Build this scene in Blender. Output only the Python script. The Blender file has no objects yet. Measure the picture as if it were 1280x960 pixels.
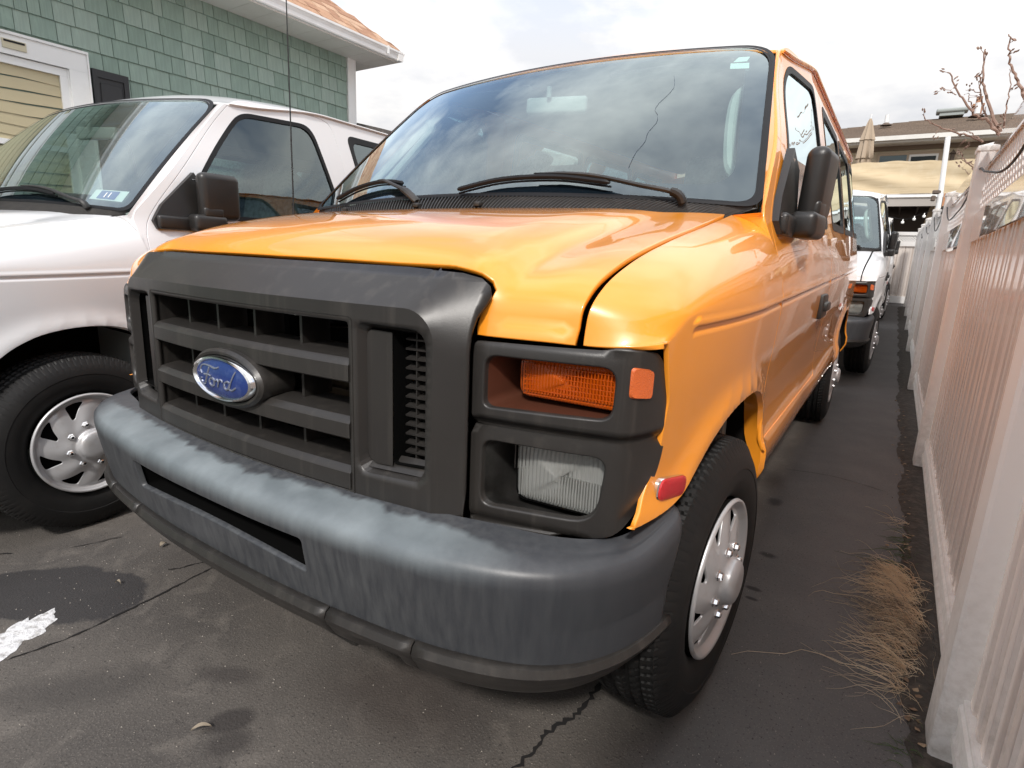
import bpy, bmesh, math, random
import numpy as np
from mathutils import Vector, Matrix
from mathutils.geometry import delaunay_2d_cdt
random.seed(7); RNG = np.random.RandomState(5)
scene = bpy.context.scene
COL = scene.collection

# ------------------------------------------------------------------ camera
cam_d = bpy.data.cameras.new('camera'); cam = bpy.data.objects.new('camera', cam_d); COL.objects.link(cam)
cam_d.lens = 19.967; cam_d.sensor_width = 36; cam_d.clip_end = 500; cam_d.clip_start = 0.05
yaw, pitch, roll = -0.5735896, -0.2217868, 0.0440620
fw = Vector((math.sin(yaw)*math.cos(pitch), math.cos(yaw)*math.cos(pitch), math.sin(pitch)))
rt = fw.cross(Vector((0, 0, 1))).normalized(); up = rt.cross(fw)
r2 = math.cos(roll)*rt + math.sin(roll)*up; u2 = -math.sin(roll)*rt + math.cos(roll)*up
cam.matrix_world = Matrix(((r2.x, u2.x, -fw.x, 1.246719), (r2.y, u2.y, -fw.y, -0.607282), (r2.z, u2.z, -fw.z, 1.143284), (0, 0, 0, 1)))
scene.camera = cam

# ------------------------------------------------------------------ world and sun
SUN_TO = Vector((0.26, -0.62, 0.66)).normalized()
elev = math.asin(SUN_TO.z); azim = math.atan2(SUN_TO.x, SUN_TO.y)
world = bpy.data.worlds.new('World'); scene.world = world; world.use_nodes = True
wn = world.node_tree; wn.nodes.clear()
def N(nt, typ, **kw):
    n = nt.nodes.new(typ)
    for k, v in kw.items():
        if k.startswith('_'): setattr(n, k[1:], v)
        else:
            key = k.replace('__', ' ')
            n.inputs[key].default_value = v
    return n
sky = N(wn, 'ShaderNodeTexSky', _sky_type='NISHITA', _sun_disc=False, _sun_elevation=elev, _sun_rotation=azim, _air_density=1.0, _dust_density=1.5)
bg1 = N(wn, 'ShaderNodeBackground', Strength=0.14)
wn.links.new(sky.outputs[0], bg1.inputs[0])
tc = N(wn, 'ShaderNodeTexCoord'); sep = N(wn, 'ShaderNodeSeparateXYZ')
wn.links.new(tc.outputs['Generated'], sep.inputs[0])
# clouds projected on a flat layer so that they crowd towards the horizon
dz = N(wn, 'ShaderNodeMath', _operation='MAXIMUM'); dz.inputs[1].default_value = 0.0
wn.links.new(sep.outputs[2], dz.inputs[0])
dz2 = N(wn, 'ShaderNodeMath', _operation='ADD'); dz2.inputs[1].default_value = 0.22; wn.links.new(dz.outputs[0], dz2.inputs[0])
vd = N(wn, 'ShaderNodeVectorMath', _operation='DIVIDE')
cmb = N(wn, 'ShaderNodeCombineXYZ')
for i in range(3): wn.links.new(dz2.outputs[0], cmb.inputs[i])
wn.links.new(tc.outputs['Generated'], vd.inputs[0]); wn.links.new(cmb.outputs[0], vd.inputs[1])
n1 = N(wn, 'ShaderNodeTexNoise', Scale=1.15, Detail=9.0, Roughness=0.58, Distortion=0.35)
wn.links.new(vd.outputs[0], n1.inputs['Vector'])
mr = N(wn, 'ShaderNodeMapRange'); mr.inputs['From Min'].default_value = 0.38; mr.inputs['From Max'].default_value = 0.58
wn.links.new(n1.outputs[0], mr.inputs['Value'])
# more cloud low down, open blue overhead
el = N(wn, 'ShaderNodeMapRange'); el.inputs['From Min'].default_value = 0.62; el.inputs['From Max'].default_value = 0.30
wn.links.new(sep.outputs[2], el.inputs['Value'])
mx = N(wn, 'ShaderNodeMath', _operation='MAXIMUM'); mr.inputs['To Min'].default_value = 0.10; wn.links.new(mr.outputs[0], mx.inputs[0]); wn.links.new(el.outputs[0], mx.inputs[1])
n2 = N(wn, 'ShaderNodeTexNoise', Scale=2.3, Detail=7.0, Roughness=0.55); wn.links.new(vd.outputs[0], n2.inputs['Vector'])
cr = N(wn, 'ShaderNodeValToRGB'); cr.color_ramp.elements[0].position = 0.36; cr.color_ramp.elements[0].color = (0.68, 0.69, 0.72, 1)
cr.color_ramp.elements[1].position = 0.60; cr.color_ramp.elements[1].color = (0.95, 0.93, 0.905, 1)
wn.links.new(n2.outputs[0], cr.inputs[0])
bg2 = N(wn, 'ShaderNodeBackground'); wn.links.new(cr.outputs[0], bg2.inputs[0])
# an overcast sky is about three times brighter overhead than at the horizon
ovc = N(wn, 'ShaderNodeMath', _operation='MULTIPLY_ADD'); ovc.inputs[1].default_value = 1.05; ovc.inputs[2].default_value = 0.50; wn.links.new(dz.outputs[0], ovc.inputs[0]); wn.links.new(ovc.outputs[0], bg2.inputs['Strength'])
msh = N(wn, 'ShaderNodeMixShader'); wn.links.new(mx.outputs[0], msh.inputs[0]); wn.links.new(bg1.outputs[0], msh.inputs[1]); wn.links.new(bg2.outputs[0], msh.inputs[2])
wo = N(wn, 'ShaderNodeOutputWorld'); wn.links.new(msh.outputs[0], wo.inputs[0])
sd = bpy.data.lights.new('sun', 'SUN'); sd.energy = 2.0; sd.angle = math.radians(5); sd.color = (1.0, 0.955, 0.90)
so = bpy.data.objects.new('sun', sd); COL.objects.link(so)
so.rotation_euler = SUN_TO.to_track_quat('Z', 'Y').to_euler()
scene.view_settings.view_transform = 'Standard'; scene.view_settings.look = 'None'
scene.view_settings.exposure = 0.70; scene.view_settings.gamma = 1.0
scene.cycles.max_bounces = 10; scene.cycles.transparent_max_bounces = 24
scene.cycles.caustics_reflective = False; scene.cycles.caustics_refractive = False

# ------------------------------------------------------------------ materials
def mat(name, color, rough=0.5, metal=0.0, coat=0.0, coat_r=0.03, spec=0.5, noise=None, bump=None, streak=None, sub=0):
    """noise=(scale, colour2, lo, hi); bump=(scale, strength, distance); streak=(sx, sy, sz, colour2, lo, hi)"""
    m = bpy.data.materials.new(name); m.use_nodes = True; nt = m.node_tree
    b = nt.nodes['Principled BSDF']
    b.inputs['Base Color'].default_value = (*color, 1); b.inputs['Roughness'].default_value = rough
    b.inputs['Metallic'].default_value = metal; b.inputs['Coat Weight'].default_value = coat
    b.inputs['Coat Roughness'].default_value = coat_r; b.inputs['Specular IOR Level'].default_value = spec
    t = N(nt, 'ShaderNodeTexCoord'); src = None
    def mixin(fac, c2, prev):
        x = N(nt, 'ShaderNodeMixRGB'); nt.links.new(fac, x.inputs[0])
        if prev is None: x.inputs[1].default_value = (*color, 1)
        else: nt.links.new(prev, x.inputs[1])
        x.inputs[2].default_value = (*c2, 1); return x.outputs[0]
    if noise:
        for (sc, c2, lo, hi) in (noise if isinstance(noise, list) else [noise]):
            n = N(nt, 'ShaderNodeTexNoise', Scale=sc, Detail=8.0, Roughness=0.6); nt.links.new(t.outputs['Object'], n.inputs['Vector'])
            r = N(nt, 'ShaderNodeMapRange'); r.inputs['From Min'].default_value = lo; r.inputs['From Max'].default_value = hi
            nt.links.new(n.outputs[0], r.inputs['Value']); src = mixin(r.outputs[0], c2, src)
    if streak:
        for (sx, sy, sz, c2, lo, hi) in (streak if isinstance(streak, list) else [streak]):
            mp = N(nt, 'ShaderNodeMapping'); mp.inputs['Scale'].default_value = (sx, sy, sz)
            nt.links.new(t.outputs['Object'], mp.inputs[0])
            n = N(nt, 'ShaderNodeTexNoise', Scale=1.0, Detail=6.0, Roughness=0.6); nt.links.new(mp.outputs[0], n.inputs['Vector'])
            r = N(nt, 'ShaderNodeMapRange'); r.inputs['From Min'].default_value = lo; r.inputs['From Max'].default_value = hi
            nt.links.new(n.outputs[0], r.inputs['Value']); src = mixin(r.outputs[0], c2, src)
    if src is not None: nt.links.new(src, b.inputs['Base Color'])
    if bump:
        n = N(nt, 'ShaderNodeTexNoise', Scale=bump[0], Detail=5.0, Roughness=0.6); nt.links.new(t.outputs['Object'], n.inputs['Vector'])
        bp = N(nt, 'ShaderNodeBump', Strength=bump[1], Distance=bump[2]); nt.links.new(n.outputs[0], bp.inputs['Height'])
        nt.links.new(bp.outputs[0], b.inputs['Normal'])
        if coat: nt.links.new(bp.outputs[0], b.inputs['Coat Normal'])
    return m
def glass(name, tint, boost=1.0, rough=0.0, ior=1.5, wob=0.0):
    m = bpy.data.materials.new(name); m.use_nodes = True; nt = m.node_tree; nt.nodes.clear()
    o = N(nt, 'ShaderNodeOutputMaterial'); tr = N(nt, 'ShaderNodeBsdfTransparent'); tr.inputs[0].default_value = (*tint, 1)
    gl = N(nt, 'ShaderNodeBsdfGlossy', Roughness=rough); gl.inputs[0].default_value = (.86, .98, 1.0, 1)
    fr = N(nt, 'ShaderNodeFresnel', IOR=ior); mul = N(nt, 'ShaderNodeMath', _operation='MULTIPLY', _use_clamp=True); mul.inputs[1].default_value = boost
    nt.links.new(fr.outputs[0], mul.inputs[0]); ms = N(nt, 'ShaderNodeMixShader'); nt.links.new(mul.outputs[0], ms.inputs[0])
    nt.links.new(tr.outputs[0], ms.inputs[1]); nt.links.new(gl.outputs[0], ms.inputs[2]); nt.links.new(ms.outputs[0], o.inputs[0])
    if wob:
        t = N(nt, 'ShaderNodeTexCoord'); n = N(nt, 'ShaderNodeTexNoise', Scale=3.0, Detail=2.0); nt.links.new(t.outputs['Object'], n.inputs['Vector'])
        bp = N(nt, 'ShaderNodeBump', Strength=wob, Distance=0.01); nt.links.new(n.outputs[0], bp.inputs['Height'])
        nt.links.new(bp.outputs[0], gl.inputs['Normal'])
    return m
M = {}
M['orange'] = mat('orange_paint', (0.92, 0.325, 0.022), 0.32, coat=1.0, coat_r=0.012)
M['white'] = mat('white_paint', (0.74, 0.745, 0.755), 0.35, coat=0.8, coat_r=0.02)
M['plastic'] = mat('grained_black_plastic', (0.024, 0.022, 0.0205), 0.36, spec=0.5, bump=(420, 0.25, 0.0008),
                   streak=[(34, 34, 1.6, (0.050, 0.045, 0.040), 0.52, 0.78)], noise=(3, (0.030, 0.0275, 0.025), 0.4, 0.7))
M['plastic_dark'] = mat('dark_plastic', (0.018, 0.017, 0.016), 0.5, noise=(8, (0.035, 0.032, 0.030), 0.5, 0.7))
M['mirror_shell'] = mat('mirror_shell_plastic', (0.018, 0.0168, 0.016), 0.38, bump=(300, 0.3, 0.001), noise=(7, (0.026, 0.024, 0.022), 0.45, 0.7))
M['rubber'] = mat('black_rubber', (0.008, 0.008, 0.009), 0.5, spec=0.25)
M['tyre'] = mat('tyre_rubber', (0.009, 0.0088, 0.0088), 0.60, spec=.35, bump=(90, 0.2, 0.002), noise=(9, (0.016, 0.015, 0.014), 0.46, 0.75))
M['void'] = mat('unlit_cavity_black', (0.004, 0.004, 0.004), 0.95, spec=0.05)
M['under'] = mat('black_underbody_fill', (0.009, 0.008, 0.0075), 0.9, spec=0.1)  # near-black for hidden undersides and the filler behind hood gaps
M['chrome'] = mat('chrome', (0.80, 0.80, 0.80), 0.10, metal=1.0, bump=(60, 0.08, 0.002))
M['hub'] = mat('silver_hubcap_paint', (0.56, 0.56, 0.57), 0.38, metal=0.45, noise=(14, (0.44, 0.41, 0.38), 0.55, 0.80))
M['blue'] = mat('emblem_blue', (0.012, 0.035, 0.17), 0.25, coat=0.7, noise=(40, (0.05, 0.08, 0.22), 0.5, 0.75))
M['script'] = mat('emblem_script', (0.30, 0.33, 0.42), 0.25, metal=0.6)
M['seat'] = mat('grey_seat_cloth', (0.33, 0.36, 0.36), 0.9, noise=(30, (0.11, 0.12, 0.12), 0.4, 0.7))
M['trimgrey'] = mat('light_grey_interior_trim', (0.42, 0.44, 0.42), 0.7)
M['dash'] = mat('grey_dash', (0.32, 0.34, 0.33), 0.7)
M['headliner'] = mat('headliner', (0.34, 0.35, 0.34), 0.9)
M['red'] = mat('red_reflector', (0.62, 0.012, 0.022), 0.2, coat=0.8, bump=(260, 0.9, 0.003))
M['condenser'] = mat('dusty_condenser', (0.26, 0.20, 0.14), 0.8, noise=(12, (0.10, 0.08, 0.06), 0.45, 0.65))
M['silverbowl'] = mat('smoky_lamp_recess', (0.14, 0.135, 0.13), 0.30, metal=0.75, noise=(6, (0.05, 0.048, 0.045), 0.4, 0.65))
M['redbowl'] = mat('brown_lamp_recess', (0.10, 0.035, 0.02), 0.4, metal=0.3)
M['reflector'] = mat('lamp_reflector', (0.92, 0.92, 0.90), 0.18, metal=0.6, bump=(30, 0.9, 0.012))
M['glass'] = glass('windscreen_glass', (0.74, 0.88, 0.84), boost=2.9, ior=1.5, wob=0.03)
M['sideglass'] = glass('tinted_side_glass', (0.55, 0.66, 0.64), boost=2.8, wob=0.15)
M['frit'] = mat('black_glass_border', (0.012, 0.016, 0.028), 0.25, coat=0.6)
M['sticker'] = mat('pale_sticker', (0.62, 0.80, 0.74), 0.6)
M['sticker2'] = mat('white_sticker', (0.75, 0.78, 0.78), 0.6)
M['stickerblue'] = mat('blue_sticker_print', (0.09, 0.13, 0.36), 0.6)
M['bulb'] = mat('lamp_bulb_cap', (0.6, 0.45, 0.25), 0.3, metal=0.4)
# bumper: faded, bluish on the sun-bleached top, streaky on the face
def bumper_mat():
    m = bpy.data.materials.new('faded_bumper_plastic'); m.use_nodes = True; nt = m.node_tree; b = nt.nodes['Principled BSDF']
    b.inputs['Roughness'].default_value = 0.42
    t = N(nt, 'ShaderNodeTexCoord'); sp = N(nt, 'ShaderNodeSeparateXYZ'); nt.links.new(t.outputs['Object'], sp.inputs[0])
    # z with ragged offset
    mp = N(nt, 'ShaderNodeMapping'); mp.inputs['Scale'].default_value = (26, 5, 1); nt.links.new(t.outputs['Object'], mp.inputs[0])
    n = N(nt, 'ShaderNodeTexNoise', Scale=1.0, Detail=3.0); nt.links.new(mp.outputs[0], n.inputs['Vector'])
    a = N(nt, 'ShaderNodeMath', _operation='MULTIPLY_ADD'); nt.links.new(n.outputs[0], a.inputs[0]); a.inputs[1].default_value = 0.016; nt.links.new(sp.outputs[2], a.inputs[2])
    r = N(nt, 'ShaderNodeMapRange'); r.inputs['From Min'].default_value = 0.592; r.inputs['From Max'].default_value = 0.634; nt.links.new(a.outputs[0], r.inputs['Value'])
    # limit to the middle: fades out beyond |x|>0.62
    ab = N(nt, 'ShaderNodeMath', _operation='ABSOLUTE'); nt.links.new(sp.outputs[0], ab.inputs[0])
    r3 = N(nt, 'ShaderNodeMapRange'); r3.inputs['From Min'].default_value = 0.80; r3.inputs['From Max'].default_value = 0.62; nt.links.new(ab.outputs[0], r3.inputs['Value'])
    mm = N(nt, 'ShaderNodeMath', _operation='MULTIPLY'); nt.links.new(r.outputs[0], mm.inputs[0]); nt.links.new(r3.outputs[0], mm.inputs[1])
    # drips from the grille: dark again near the back of the top
    w = N(nt, 'ShaderNodeMath', _operation='MULTIPLY_ADD'); nt.links.new(ab.outputs[0], w.inputs[0]); w.inputs[1].default_value = -0.11
    nt.links.new(sp.outputs[1], w.inputs[2])
    vo = N(nt, 'ShaderNodeTexNoise', Scale=1.0, Detail=2.5, Distortion=0.8); mp2 = N(nt, 'ShaderNodeMapping'); mp2.inputs['Scale'].default_value = (17, 3, 1)
    nt.links.new(t.outputs['Object'], mp2.inputs[0]); nt.links.new(mp2.outputs[0], vo.inputs['Vector'])
    w2 = N(nt, 'ShaderNodeMath', _operation='MULTIPLY_ADD'); nt.links.new(vo.outputs[0], w2.inputs[0]); w2.inputs[1].default_value = 0.055; nt.links.new(w.outputs[0], w2.inputs[2])
    r4 = N(nt, 'ShaderNodeMapRange'); r4.inputs['From Min'].default_value = 0.112; r4.inputs['From Max'].default_value = 0.098; nt.links.new(w2.outputs[0], r4.inputs['Value'])
    m2 = N(nt, 'ShaderNodeMath', _operation='MULTIPLY'); nt.links.new(mm.outputs[0], m2.inputs[0]); nt.links.new(r4.outputs[0], m2.inputs[1])
    # face streaks
    mp3 = N(nt, 'ShaderNodeMapping'); mp3.inputs['Scale'].default_value = (60, 60, .25); nt.links.new(t.outputs['Object'], mp3.inputs[0])
    n3 = N(nt, 'ShaderNodeTexNoise', Scale=1.0, Detail=5.0, Roughness=0.6); nt.links.new(mp3.outputs[0], n3.inputs['Vector'])
    r5 = N(nt, 'ShaderNodeMapRange'); r5.inputs['From Min'].default_value = 0.36; r5.inputs['From Max'].default_value = 0.72; nt.links.new(n3.outputs[0], r5.inputs['Value'])
    r6 = N(nt, 'ShaderNodeMapRange'); r6.inputs['From Min'].default_value = 0.98; r6.inputs['From Max'].default_value = 0.55; nt.links.new(ab.outputs[0], r6.inputs['Value'])
    m3 = N(nt, 'ShaderNodeMath', _operation='MULTIPLY'); nt.links.new(r5.outputs[0], m3.inputs[0]); nt.links.new(r6.outputs[0], m3.inputs[1])
    x1 = N(nt, 'ShaderNodeMixRGB'); x1.inputs[1].default_value = (0.042, 0.045, 0.051, 1); x1.inputs[2].default_value = (0.080, 0.084, 0.088, 1); nt.links.new(m3.outputs[0], x1.inputs[0])
    n4 = N(nt, 'ShaderNodeTexNoise', Scale=9.0, Detail=8.0); nt.links.new(t.outputs['Object'], n4.inputs['Vector'])
    cr = N(nt, 'ShaderNodeValToRGB'); cr.color_ramp.elements[0].position = 0.35; cr.color_ramp.elements[0].color = (0.125, 0.147, 0.158, 1)
    cr.color_ramp.elements[1].position = 0.65; cr.color_ramp.elements[1].color = (0.20, 0.23, 0.243, 1); nt.links.new(n4.outputs[0], cr.inputs[0])
    x2 = N(nt, 'ShaderNodeMixRGB'); nt.links.new(m2.outputs[0], x2.inputs[0]); nt.links.new(x1.outputs[0], x2.inputs[1]); nt.links.new(cr.outputs[0], x2.inputs[2])
    nt.links.new(x2.outputs[0], b.inputs['Base Color'])
    n5 = N(nt, 'ShaderNodeTexNoise', Scale=300.0, Detail=3.0); nt.links.new(t.outputs['Object'], n5.inputs['Vector'])
    bp = N(nt, 'ShaderNodeBump', Strength=0.15, Distance=0.001); nt.links.new(n5.outputs[0], bp.inputs['Height']); nt.links.new(bp.outputs[0], b.inputs['Normal'])
    return m
M['bumper'] = bumper_mat()
# ribbed lamp lens: clear or amber glassy front over a reflector
def lens_mat(name, color, amt, ribs, gl_amt=0.25, diff=0.0):
    m = bpy.data.materials.new(name); m.use_nodes = True; nt = m.node_tree; nt.nodes.clear()
    o = N(nt, 'ShaderNodeOutputMaterial'); t = N(nt, 'ShaderNodeTexCoord')
    w = N(nt, 'ShaderNodeTexWave', _wave_type='BANDS', _bands_direction='X', Scale=ribs, Distortion=0.3); nt.links.new(t.outputs['Object'], w.inputs['Vector'])
    bp = N(nt, 'ShaderNodeBump', Strength=amt, Distance=0.006); nt.links.new(w.outputs[1], bp.inputs['Height'])
    rf_ = N(nt, 'ShaderNodeBsdfRefraction', IOR=1.12, Roughness=0.02); rf_.inputs[0].default_value = (*color, 1); nt.links.new(bp.outputs[0], rf_.inputs['Normal'])
    gl = N(nt, 'ShaderNodeBsdfGlossy', Roughness=0.04); nt.links.new(bp.outputs[0], gl.inputs['Normal'])
    df = N(nt, 'ShaderNodeBsdfTranslucent'); df.inputs[0].default_value = (*color, 1); dd = N(nt, 'ShaderNodeBsdfDiffuse'); dd.inputs[0].default_value = (*color, 1); ad = N(nt, 'ShaderNodeMixShader'); ad.inputs[0].default_value = .5
    nt.links.new(df.outputs[0], ad.inputs[1]); nt.links.new(dd.outputs[0], ad.inputs[2])
    m0 = N(nt, 'ShaderNodeMixShader'); m0.inputs[0].default_value = diff; nt.links.new(rf_.outputs[0], m0.inputs[1]); nt.links.new(ad.outputs[0], m0.inputs[2])
    m1 = N(nt, 'ShaderNodeMixShader'); fr = N(nt, 'ShaderNodeFresnel', IOR=1.5); nt.links.new(bp.outputs[0], fr.inputs['Normal'])
    mm = N(nt, 'ShaderNodeMath', _operation='ADD', _use_clamp=True); nt.links.new(fr.outputs[0], mm.inputs[0]); mm.inputs[1].default_value = gl_amt
    nt.links.new(mm.outputs[0], m1.inputs[0]); nt.links.new(m0.outputs[0], m1.inputs[1]); nt.links.new(gl.outputs[0], m1.inputs[2]); nt.links.new(m1.outputs[0], o.inputs[0]); return m
M['lens'] = lens_mat('ribbed_clear_lens', (0.97, 0.99, 0.95), 0.7, 36, .06, .46)
M['amber'] = lens_mat('ribbed_amber_lens', (1.0, 0.175, 0.008), 0.6, 48, .02, .78)
M['amber_back'] = mat('amber_lamp_back', (0.98, 0.60, 0.20), 0.25, metal=0.3, bump=(35, 0.7, 0.01))
M['sidemark'] = mat('faded_amber_marker', (0.66, 0.13, 0.025), 0.22, coat=0.8, bump=(350, 0.8, 0.002))

def translucent(m, col, amt):
    nt = m.node_tree; b = nt.nodes['Principled BSDF']; o = nt.nodes['Material Output']; t = N(nt, 'ShaderNodeBsdfTranslucent'); t.inputs[0].default_value = (*col, 1)
    x = N(nt, 'ShaderNodeMixShader'); x.inputs[0].default_value = amt; nt.links.new(b.outputs[0], x.inputs[1]); nt.links.new(t.outputs[0], x.inputs[2]); nt.links.new(x.outputs[0], o.inputs[0]); return m
# ------------------------------------------------------------------ mesh helpers
def mesh(name, V, Fc, m=None, smooth=True, angle=35):
    me = bpy.data.meshes.new(name); me.from_pydata([tuple(map(float, v)) for v in V], [], [tuple(map(int, f)) for f in Fc]); me.update()
    if m: me.materials.append(m)
    if smooth:
        me.polygons.foreach_set('use_smooth', [True]*len(me.polygons)); me.set_sharp_from_angle(angle=math.radians(angle))
    return me
def obj(name, me, parent=None, **props):
    o = bpy.data.objects.new(name, me); COL.objects.link(o)
    if parent is not None: o.parent = parent
    for k, v in props.items(): o[k] = v
    return o
def make(name, VF, m, parent=None, smooth=True, angle=35, solid=0, off=-1, **props):
    o = obj(name, mesh(name, VF[0], VF[1], m, smooth, angle), parent, **props)
    if solid:
        s = o.modifiers.new('thickness', 'SOLIDIFY'); s.thickness = solid; s.offset = off
    return o
def empty(name, loc=(0, 0, 0), rz=0, **props):
    o = bpy.data.objects.new(name, None); COL.objects.link(o); o.location = loc; o.rotation_euler = (0, 0, rz)
    for k, v in props.items(): o[k] = v
    return o
def join(*parts):
    V = []; Fc = []
    for v, f in parts:
        n = len(V); V += [tuple(p) for p in v]; Fc += [tuple(i+n for i in q) for q in f]
    return V, Fc
def flipx(VF):
    return [(-v[0], v[1], v[2]) for v in VF[0]], [tuple(reversed(f)) for f in VF[1]]
def both(VF): return join(VF, flipx(VF))
def box(x0, x1, y0, y1, z0, z1):
    V = [(x, y, z) for z in (z0, z1) for y in (y0, y1) for x in (x0, x1)]
    return V, [(0, 2, 3, 1), (4, 5, 7, 6), (0, 1, 5, 4), (2, 6, 7, 3), (0, 4, 6, 2), (1, 3, 7, 5)]
def xf(VF, mtx): return [tuple(mtx @ Vector(v)) for v in VF[0]], VF[1]
def rbox(sx, sy, sz, bev, seg=3, mtx=None, taper=None):
    bm = bmesh.new(); bmesh.ops.create_cube(bm, size=1.0)
    for v in bm.verts:
        v.co = Vector((v.co.x*sx, v.co.y*sy, v.co.z*sz))
        if taper: v.co = Vector(taper(v.co))
    bmesh.ops.bevel(bm, geom=bm.edges[:]+bm.verts[:], offset=bev, segments=seg, affect='EDGES', profile=0.5)
    V = [tuple((mtx @ v.co) if mtx else v.co) for v in bm.verts]; bm.verts.index_update()
    Fc = [tuple(v.index for v in f.verts) for f in bm.faces]; bm.free(); return V, Fc
def tube(P, r, n=8, cap=True, flat=1.0):
    P = [Vector(p) for p in P]; V = []; Fc = []
    rs = r if isinstance(r, (list, tuple)) else [r]*len(P)
    ref = None
    for i, p in enumerate(P):
        d = (P[min(i+1, len(P)-1)] - P[max(i-1, 0)]).normalized()
        if ref is None: ref = d.orthogonal().normalized() if abs(d.z) > 0.9 else d.cross(Vector((0, 0, 1))).normalized()
        a = (ref - d*ref.dot(d)).normalized(); ref = a; b = d.cross(a)
        for k in range(n):
            t = 2*math.pi*k/n; V.append(tuple(p + a*math.cos(t)*rs[i] + b*math.sin(t)*rs[i]*flat))
    for i in range(len(P)-1):
        for k in range(n):
            Fc.append((i*n+k, i*n+(k+1) % n, (i+1)*n+(k+1) % n, (i+1)*n+k))
    if cap: Fc.append(tuple(range(n-1, -1, -1))); Fc.append(tuple((len(P)-1)*n+k for k in range(n)))
    return V, Fc
def lathe(prof, n=48, close=False):
    """profile (offset along x, radius); axis = x"""
    V = []; Fc = []
    for k in range(n):
        t = 2*math.pi*k/n
        for (w, r) in prof: V.append((w, r*math.cos(t), r*math.sin(t)))
    L = len(prof)
    for k in range(n):
        for j in range(L-1):
            a = k*L+j; b = ((k+1) % n)*L+j; Fc.append((a, a+1, b+1, b))
    return V, Fc
def smooth(P, n=8):
    """Catmull-Rom through points"""
    P = [np.array(p, float) for p in P]; out = []
    for i in range(len(P)-1):
        p0 = P[max(i-1, 0)]; p1 = P[i]; p2 = P[i+1]; p3 = P[min(i+2, len(P)-1)]
        for k in range(n):
            t = k/n; out.append(0.5*((2*p1)+(-p0+p2)*t+(2*p0-5*p1+4*p2-p3)*t*t+(-p0+3*p1-3*p2+p3)*t**3))
    out.append(P[-1]); return out
def pchip(xk, Y, x):
    """monotone cubic; Y (K,) or (K,N)"""
    xk = np.asarray(xk, float); x = np.asarray(x, float); Y = np.asarray(Y, float)
    if Y.ndim == 1: Y = np.repeat(Y[:, None], len(x), 1)
    h = np.diff(xk)[:, None]; dl = np.diff(Y, axis=0)/h
    Dv = np.zeros_like(Y); Dv[0] = dl[0]; Dv[-1] = dl[-1]
    w1 = 2*h[1:]+h[:-1]; w2 = h[1:]+2*h[:-1]; pr = dl[:-1]*dl[1:] > 0
    with np.errstate(divide='ignore', invalid='ignore'):
        hm = (w1+w2)/(w1/dl[:-1]+w2/dl[1:])
    Dv[1:-1] = np.where(pr, hm, 0)
    i = np.clip(np.searchsorted(xk, x)-1, 0, len(xk)-2); j = np.arange(len(x))
    hh = xk[i+1]-xk[i]; t = np.clip((x-xk[i])/hh, -0.5, 1.5)
    y0, y1, d0, d1 = Y[i, j], Y[i+1, j], Dv[i, j], Dv[i+1, j]
    tt = np.clip(t, 0, 1)
    r = (2*tt**3-3*tt**2+1)*y0+(tt**3-2*tt**2+tt)*hh*d0+(-2*tt**3+3*tt**2)*y1+(tt**3-tt**2)*hh*d1
    return r + np.where(t > 1, (t-1)*hh*d1, 0) + np.where(t < 0, t*hh*d0, 0)
def sst(x): x = np.clip(x, 0, 1); return x*x*(3-2*x)
def inside(P, poly):
    x, y = P[:, 0], P[:, 1]; c = np.zeros(len(P), bool); n = len(poly)
    for i in range(n):
        x1, y1 = poly[i]; x2, y2 = poly[(i+1) % n]
        if y1 == y2: continue
        k = ((y1 > y) != (y2 > y)) & (x < (x2-x1)*(y-y1)/(y2-y1)+x1); c ^= k
    return c
def resample(poly, step):
    out = []; n = len(poly)
    for i in range(n):
        a = np.array(poly[i], float); b = np.array(poly[(i+1) % n], float); k = max(1, int(math.ceil(np.linalg.norm(b-a)/step)))
        for j in range(k): out.append(a+(b-a)*j/k)
    return out
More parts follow.
